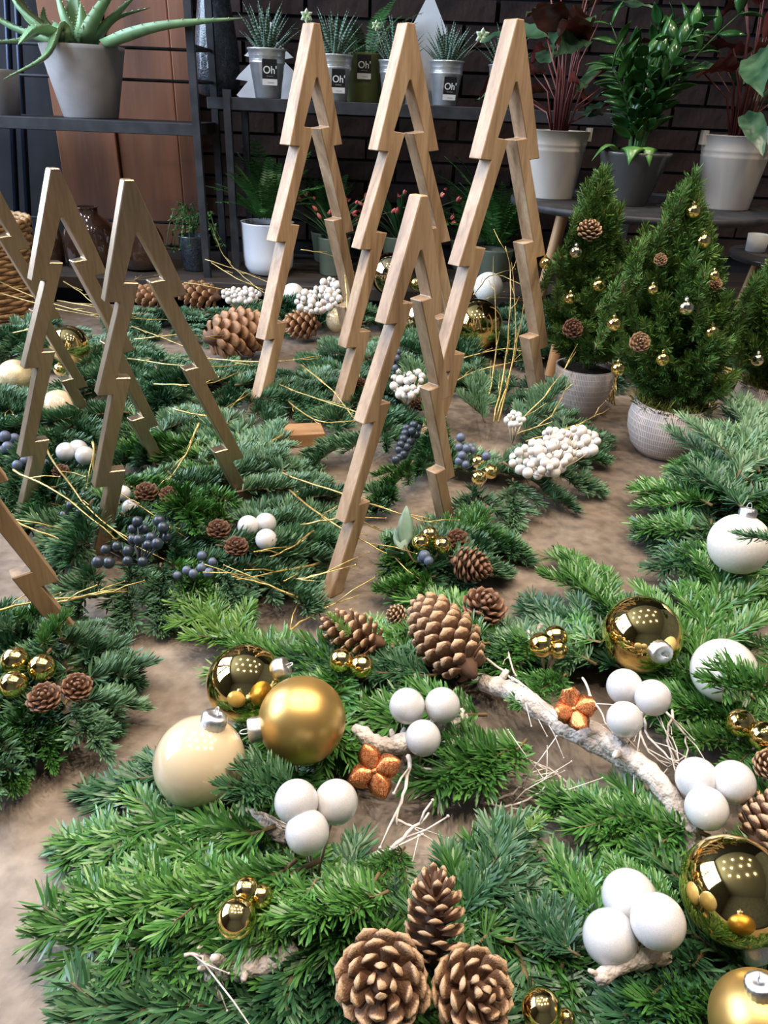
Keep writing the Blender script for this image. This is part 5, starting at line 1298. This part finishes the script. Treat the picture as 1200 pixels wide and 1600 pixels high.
# ------------------------------------------------------------------ stool with buckets
YT = 2.05
tc_ = P(1000, 316, YT); TZ = tc_.z; TR = 200 * mpp(tc_)
M['stool_wood'] = noisy('stool_leg_wood', (.30, .15, .06), (.48, .27, .12), 14, .5, stretch=(1, 1, .15))
e = empty('round_stool', (tc_.x, YT, 0)); tag(e, 'round black topped wooden stool carrying buckets and the dark bowl', 'stool')
MB().lathe([(TR - .008, TZ - .018), (TR, TZ - .014), (TR, TZ - .002), (TR - .004, TZ), (TR - .01, TZ - .004), (.001, TZ - .004)], 64).build('seat', M['black_metal'], e)
for a in (-2.45, -1.05, .6, 2.5):
    t0, t1 = TR * .62, TR * .80
    bevel(MB().tube([(t1 * math.cos(a), t1 * math.sin(a), 0), (t0 * math.cos(a), t0 * math.sin(a), TZ - .02)], [.013, .017], 14).build('leg', M['stool_wood'], e), .001)
MB().lathe([(TR * .70, .13), (TR * .71, .135), (TR * .70, .14)], 48, cap0=False).build('ring', M['black_metal'], e)
M['bucket'] = noisy('cream_enamel', (.46, .405, .345), (.56, .50, .435), 6, .5)
M['bowl'] = plain('grey_glazed_bowl', (.075, .073, .07), .15)
def bucket(px, rpx, Y, hpx, label):
    p_ = P(px, 300, Y); r_ = rpx * mpp(P(px, 250, Y)); h = hpx * mpp(P(px, 260, Y)) * 1.0
    e = empty('bucket_plant', (p_.x, Y, TZ - .004)); tag(e, label, 'potted plant')
    prof = [(r_ * .72, 0), (r_ * .74, .003), (r_ * .93, h * .70), (r_ * .945, h * .715), (r_ * .935, h * .73), (r_ * .95, h * .78), (r_ * .965, h * .795), (r_ * .955, h * .81), (r_ * .99, h * .985), (r_ * 1.02, h * .99), (r_ * 1.02, h), (r_ * .98, h), (r_ * .95, h * .8)]
    MB().lathe(prof, 40).build('bucket', M['bucket'], e)
    MB().lathe([(r_ * .955, h * .93), (.001, h * .97)], 24, cap0=False).build('soil', M['soil'], e)
    for s_ in (-1, 1):
        MB().box((s_ * r_ - .006, -.012, h * .86), (s_ * r_ + .006, .012, h * 1.05)).build('ear', M['bucket'], e, False)
    pts = [(r_ * 1.02 * math.cos(a), -.2 * r_ + .98 * r_ * math.sin(a) * -1, h * .94 - .02 * math.sin(a)) for a in np.linspace(0, PI, 16)]
    return e, r_, h
def calathea_mat():
    mt, nt, b = new_mat('red_backed_leaf'); sets(b, rough=.35)
    ge = node(nt, 'ShaderNodeNewGeometry'); tc = node(nt, 'ShaderNodeTexCoord'); nz = node(nt, 'ShaderNodeTexNoise'); nz.inputs['Scale'].default_value = 14
    nt.links.new(tc.outputs['Object'], nz.inputs['Vector'])
    sp = node(nt, 'ShaderNodeSeparateXYZ'); nt.links.new(tc.outputs['Generated'], sp.inputs[0])
    g = ramp(nt, [(.35, (.014, .045, .020)), (.65, (.06, .12, .06))]); r_ = ramp(nt, [(.35, (.075, .012, .012)), (.65, (.16, .03, .022))])
    nt.links.new(nz.outputs[0], g.inputs[0]); nt.links.new(nz.outputs[0], r_.inputs[0])
    mx = node(nt, 'ShaderNodeMix', data_type='RGBA'); nt.links.new(ge.outputs['Backfacing'], mx.inputs[0]); nt.links.new(g.outputs[0], mx.inputs[6]); nt.links.new(r_.outputs[0], mx.inputs[7])
    nt.links.new(mx.outputs[2], b.inputs['Base Color']); return mt
M['calathea'] = calathea_mat()
M['calathea_stalk'] = plain('red_stalk', (.13, .03, .025), .5)
def big_leaf(L, W, seed):
    rg = random.Random(seed); vs = []; fs = []; n = 12
    for k in range(n):
        t = k / (n - 1); w_ = W * math.sin(PI * min(.985, .06 + .94 * t)) ** .75 * (1 - .25 * t)
        zc_ = -.35 * L * t * t
        for j in (-2, -1, 0, 1, 2):
            vs.append((L * t, w_ * j / 2, zc_ + abs(j) * .16 * w_ + .006 * math.sin(t * 19 + j)))
    for k in range(n - 1):
        for j in range(4): fs.append((k * 5 + j, (k + 1) * 5 + j, (k + 1) * 5 + j + 1, k * 5 + j + 1))
    return MB().add(vs, fs).mesh('leaf', M['calathea'])
BL = [big_leaf(.20, .046, 1), big_leaf(.24, .052, 2), big_leaf(.16, .042, 3)]
def calathea(e, z, n, seed, H):
    rg = random.Random(seed)
    for k in range(n):
        a = k * 2.39996 + rg.uniform(-.3, .3); h = H * (rg.uniform(.12, .55) if k % 2 else rg.uniform(.45, 1.0)); o_ = rg.uniform(.02, .10)
        top = Vector((math.cos(a) * o_ * 1.3, math.sin(a) * o_ * 1.3, z + h))
        st_ = MB().tube([(math.cos(a) * .012, math.sin(a) * .012, z - .02), (math.cos(a) * o_ * .5, math.sin(a) * o_ * .5, z + h * .6), top], [.0028, .0022, .0016], 6).build('stalk', M['calathea_stalk'], e)
        el = rg.uniform(-.3, 1.0)
        d = Vector((math.cos(a + rg.uniform(-.6, .6)), math.sin(a + rg.uniform(-.6, .6)), el)).normalized()
        link('leaf', BL[k % 3], st_, dir_mat(top - d * .004, top + d, rg.uniform(.55, .85), rg.uniform(-.7, .7)))
e, r_, h = bucket(862, 45, YT + .06, 96, 'red-backed leafy plant in a cream bucket beside the tall tree')
calathea(e, h * .95, 30, 3, .34)
e, r_, h = bucket(1134, 53, YT - .02, 104, 'red-backed leafy plant in a cream bucket with a grey tag')
calathea(e, h * .95, 30, 5, .36)
M['tag_grey'] = plain('blue_grey_card', (.30, .38, .40), .5)
o = MB().box((-.014, -.001, -.024), (.014, .001, .024)).build('plant_tag', M['tag_grey'], e, False); o.location = (r_ * .55, -r_ * .90, h * 1.0); o.rotation_euler = (R(-35), R(15), .4)
# dark bowl with the zz plant
p_ = P(980, 300, YT - .02)
e = empty('zz_plant', (p_.x, YT - .03, TZ - .004)); tag(e, 'zz plant with glossy leaflets in a dark grey glazed bowl', 'potted plant')
rB = 55 * mpp(P(980, 250, YT)); hB = 75 * mpp(P(980, 270, YT))
MB().lathe([(rB * .52, 0), (rB * .54, .003), (rB * .97, hB * .93), (rB * 1.0, hB * .97), (rB * .99, hB), (rB * .95, hB), (rB * .90, hB * .85)], 44).build('bowl', M['bowl'], e)
MB().lathe([(rB * .91, hB * .90), (.001, hB * .96)], 24, cap0=False).build('soil', M['moss'], e)
M['zz'] = needle_mat('zz_leaf', [(0, (.014, .060, .014)), (.5, (.032, .115, .026)), (1, (.09, .24, .06))], .22, .5)
zl = MB().blade([(.045 * t, 0, .006 * math.sin(PI * t)) for t in np.linspace(0, 1, 7)], [.011 * q for q in (.12, .7, 1, .98, .75, .4, .03)], .0006, (0, 1, 0), .3).mesh('leaf', M['zz'])
M['zz_stem'] = plain('zz_stem', (.05, .13, .04), .4)
rg = random.Random(21)
for k in range(17):
    a = k * 2.39996; H = rg.uniform(.16, .29); o_ = rg.uniform(.02, .12)
    if k == 0: a, H, o_ = PI * 1.02, .19, .075
    if k == 1: a, H, o_ = -.15, .30, .16
    pts = [Vector((math.cos(a) * (.015 + o_ * t * t), math.sin(a) * (.015 + o_ * t * t), hB * .9 + H * t)) for t in np.linspace(0, 1, 9)]
    st_ = MB().tube(pts, [.0042 - .003 * q / 8 for q in range(9)], 6).build('stem', M['zz_stem'], e)
    for q in range(7):
        t = .22 + .76 * q / 6; x = t * 8; i = min(int(x), 7); pp = pts[i].lerp(pts[i + 1], x - i); tg = (pts[i + 1] - pts[i]).normalized()
        b_ = tg.cross(Vector((math.cos(a + 1.2), math.sin(a + 1.2), 0))).normalized()
        for s_ in (-1, 1):
            d = (b_ * s_ + tg * .75).normalized()
            link('leaf', zl, st_, dir_mat(pp, pp + d, rg.uniform(1.05, 1.45), rg.uniform(-.8, .8)))
M['pothos'] = noisy('pothos_leaf', (.045, .15, .03), (.13, .28, .07), 25, .3)
for k, (a, w_, L) in enumerate([(-1.95, .030, .055), (-1.45, .026, .045), (-2.75, .018, .075)]):
    p0 = Vector((math.cos(a) * rB * .55, math.sin(a) * rB * .6, hB * .97)); d = Vector((math.cos(a), math.sin(a), .15))
    pts = [p0 + d * L * t + Vector((0, 0, .02 * math.sin(PI * t) - .03 * t * t)) for t in np.linspace(0, 1, 7)]
    MB().blade(pts, [w_ * q for q in (.3, .9, 1, .85, .6, .3, .03)], .0007, (-math.sin(a), math.cos(a), 0), .2).build('creeper_leaf', M['pothos'], e)
# low dark table at the side
p_ = P(1225, 398, 2.3)
e = empty('side_table', (p_.x + .06, 2.3, 0)); tag(e, 'low black round side table beside the round stool', 'side table')
MB().lathe([(.20, p_.z - .02), (.205, p_.z - .015), (.205, p_.z), (.001, p_.z + .001)], 48).build('table_top', M['bowl'], e)
for a in (-2.2, -.9, .8, 2.3): MB().tube([(.17 * math.cos(a), .17 * math.sin(a), 0), (.13 * math.cos(a), .13 * math.sin(a), p_.z - .02)], .010, 8).build('leg', M['stool_wood'], e)
p2 = P(1185, 372, 2.33)
e2 = empty('candle_glass', (p2.x, 2.33, p_.z)); tag(e2, 'small white candle pot standing on the low black side table', 'candle pot')
MB().lathe([(.022, 0), (.028, .003), (.031, .05), (.029, .05), (.027, .03), (.001, .032)], 24).build('pot', M['matte_white'], e2)
MB().tube([(0, 0, .03), (0.001, 0, .042)], .001, 5).build('wick', M['stem_dark'], e2)

# ------------------------------------------------------------------ lay the greenery down: nothing passes through what it lies against
from mathutils.bvhtree import BVHTree
bpy.context.view_layer.update()
_md = {}
def mesh_data(me):
    if me.name not in _md:
        v = np.empty(len(me.vertices) * 3, dtype=np.float32); me.vertices.foreach_get('co', v)
        _md[me.name] = (v.reshape(-1, 3), [tuple(p_.vertices) for p_ in me.polygons])
    return _md[me.name]
def world_pts(me, m_):
    a_ = np.array(m_); return mesh_data(me)[0] @ a_[:3, :3].T + a_[:3, 3]
def joined(items):
    """one search tree of (mesh, world matrix) pairs"""
    vs, fs = [], []
    for me, m_ in items:
        n_ = len(vs); vs += world_pts(me, m_).tolist(); fs += [tuple(i + n_ for i in f) for f in mesh_data(me)[1]]
    return BVHTree.FromPolygons(vs, fs)
def kind_of(o): return o.name.split('.')[0]
def top_of(o):
    while o.parent: o = o.parent
    return o
ALL = [o for o in COL.objects if o.type == 'MESH']
def shift(x, y, z=0.0): return Matrix.Translation((x, y, z))
def settle(o, tree, cands, pivot, kids=()):
    """first of the small moves about the pivot that leaves the piece clear of the tree, else the one that touches least"""
    base = o.matrix_world.copy(); best = None
    for c_ in cands:
        m_ = shift(*pivot) @ c_ @ shift(*(-pivot)) @ base
        d_ = m_ @ base.inverted()
        hits = len(joined([(o.data, m_)] + [(k.data, d_ @ k.matrix_world) for k in kids]).overlap(tree))
        if best is None or hits < best[0]: best = (hits, m_)
        if hits == 0: break
    if best[1] != base: o.matrix_world = best[1]
    return best[0]
moves = [(0.0, Matrix.Identity(4))]
for r_ in (.008, .016, .028, .042):
    for k in range(8): moves.append((r_, shift(r_ * math.cos(k * PI / 4), r_ * math.sin(k * PI / 4))))
    moves.append((r_ * .5, shift(0, 0, -r_)))
for g_ in (7, 14, 24, 36, 50):
    for s_ in (-1, 1): moves.append((g_ * .0011, Matrix.Rotation(R(g_ * s_), 4, 'Z')))
moves = [m_ for _, m_ in sorted(moves, key=lambda q: q[0])]
SOLID = {'wooden_tree', 'bauble', 'ball', 'pine_cone', 'scale', 'scales', 'berry', 'wood_block', 'weave_strand'}
hard = joined([(o.data, o.matrix_world) for o in ALL if kind_of(o) in SOLID or (kind_of(o) in ('pot', 'leg', 'plank') and kind_of(top_of(o)) in ('potted_spruce', 'round_stool', 'side_table', 'bench'))])
for o in ALL:
    k = kind_of(o)
    if k == 'fir_sprig':
        nd = o.children[0]; base = o.matrix_world.copy()
        for zs_ in (1, .8, .62, .48):                       # sprigs lie flat on the table, not in it
            m_ = base @ Matrix.Diagonal((1, 1, zs_, 1)); low = float(world_pts(nd.data, m_)[:, 2].min())
            if low > -.005: break
        if low < .0: m_ = shift(0, 0, -low) @ m_
        if m_ != base: o.matrix_world = m_
        piv = m_.translation.copy(); base = m_
        o_hits = len(joined([(o.data, base)]).overlap(hard))
        if o_hits:
            best = (o_hits, base)
            for c_ in moves[1:]:
                if c_.translation.z < 0 and max(low, 0) + c_.translation.z < -.004: continue
                mm = shift(*piv) @ c_ @ shift(*(-piv)) @ base
                h_ = len(joined([(o.data, mm)]).overlap(hard))
                if h_ < best[0]: best = (h_, mm)
                if h_ == 0: break
            o.matrix_world = best[1]
    elif k in ('gold_twig', 'straw'):
        v_ = Vector(mesh_data(o.data)[0][0]); settle(o, hard, [c_ for c_ in moves if c_.translation.z >= 0], o.matrix_world @ v_)
bpy.context.view_layer.update()
# leaves and fronds turn about their own pot until they clear posts, walls and neighbours
turns = [Matrix.Identity(4)] + [Matrix.Rotation(R(g_ * s_), 4, 'Z') @ Matrix.Scale(sc_, 4) for sc_ in (1, .85, .7) for g_ in (6, 14, 24, 38, 55, 80, 110, 150) for s_ in (-1, 1)]
def clear(tops, part, others):
    """turn the named parts of these plants clear of the other things"""
    bpy.context.view_layer.update()
    tr = joined([(o.data, o.matrix_world) for o in ALL if others(o)])
    for o in ALL:
        t_ = top_of(o)
        if o.parent is t_ and kind_of(o) == part and t_ in tops:
            v_ = t_.matrix_world.translation.copy(); v_.z = float(world_pts(o.data, o.matrix_world)[:, 2].min())
            settle(o, tr, turns, v_, [c_ for c_ in o.children])
def tops(*names): return [o for o in COL.objects if o.parent is None and kind_of(o) in names]
_frame = {'post', 'rod', 'shelf_board', 'side_board', 'pot', 'wall_back', 'brick', 'glass_vase', 'glass_jar'}
ferns = tops('potted_fern'); cacti = tops('christmas_cactus'); buckets = tops('bucket_plant')
for f_ in ferns: clear([f_], 'frond', lambda o: kind_of(o) in _frame and top_of(o) is not f_)
for c_ in cacti: clear([c_], 'branch', lambda o: (kind_of(o) in _frame or top_of(o) in cacti or top_of(o) in ferns) and top_of(o) is not c_)
for o_ in tops('olive_pot'): clear([o_], 'frond', lambda o: kind_of(top_of(o)) in ('tin_pot_haworthia', 'paper_tree', 'star_pick'))
for h_ in tops('tin_pot_haworthia'): clear([h_], 'leaf', lambda o: kind_of(top_of(o)) in ('paper_tree', 'glass_vase', 'star_pick') or (kind_of(top_of(o)) == 'tin_pot_haworthia' and top_of(o) is not h_))
for b_ in buckets: clear([b_], 'stalk', lambda o: kind_of(top_of(o)) == 'zz_plant' or (top_of(o) in buckets and top_of(o) is not b_))
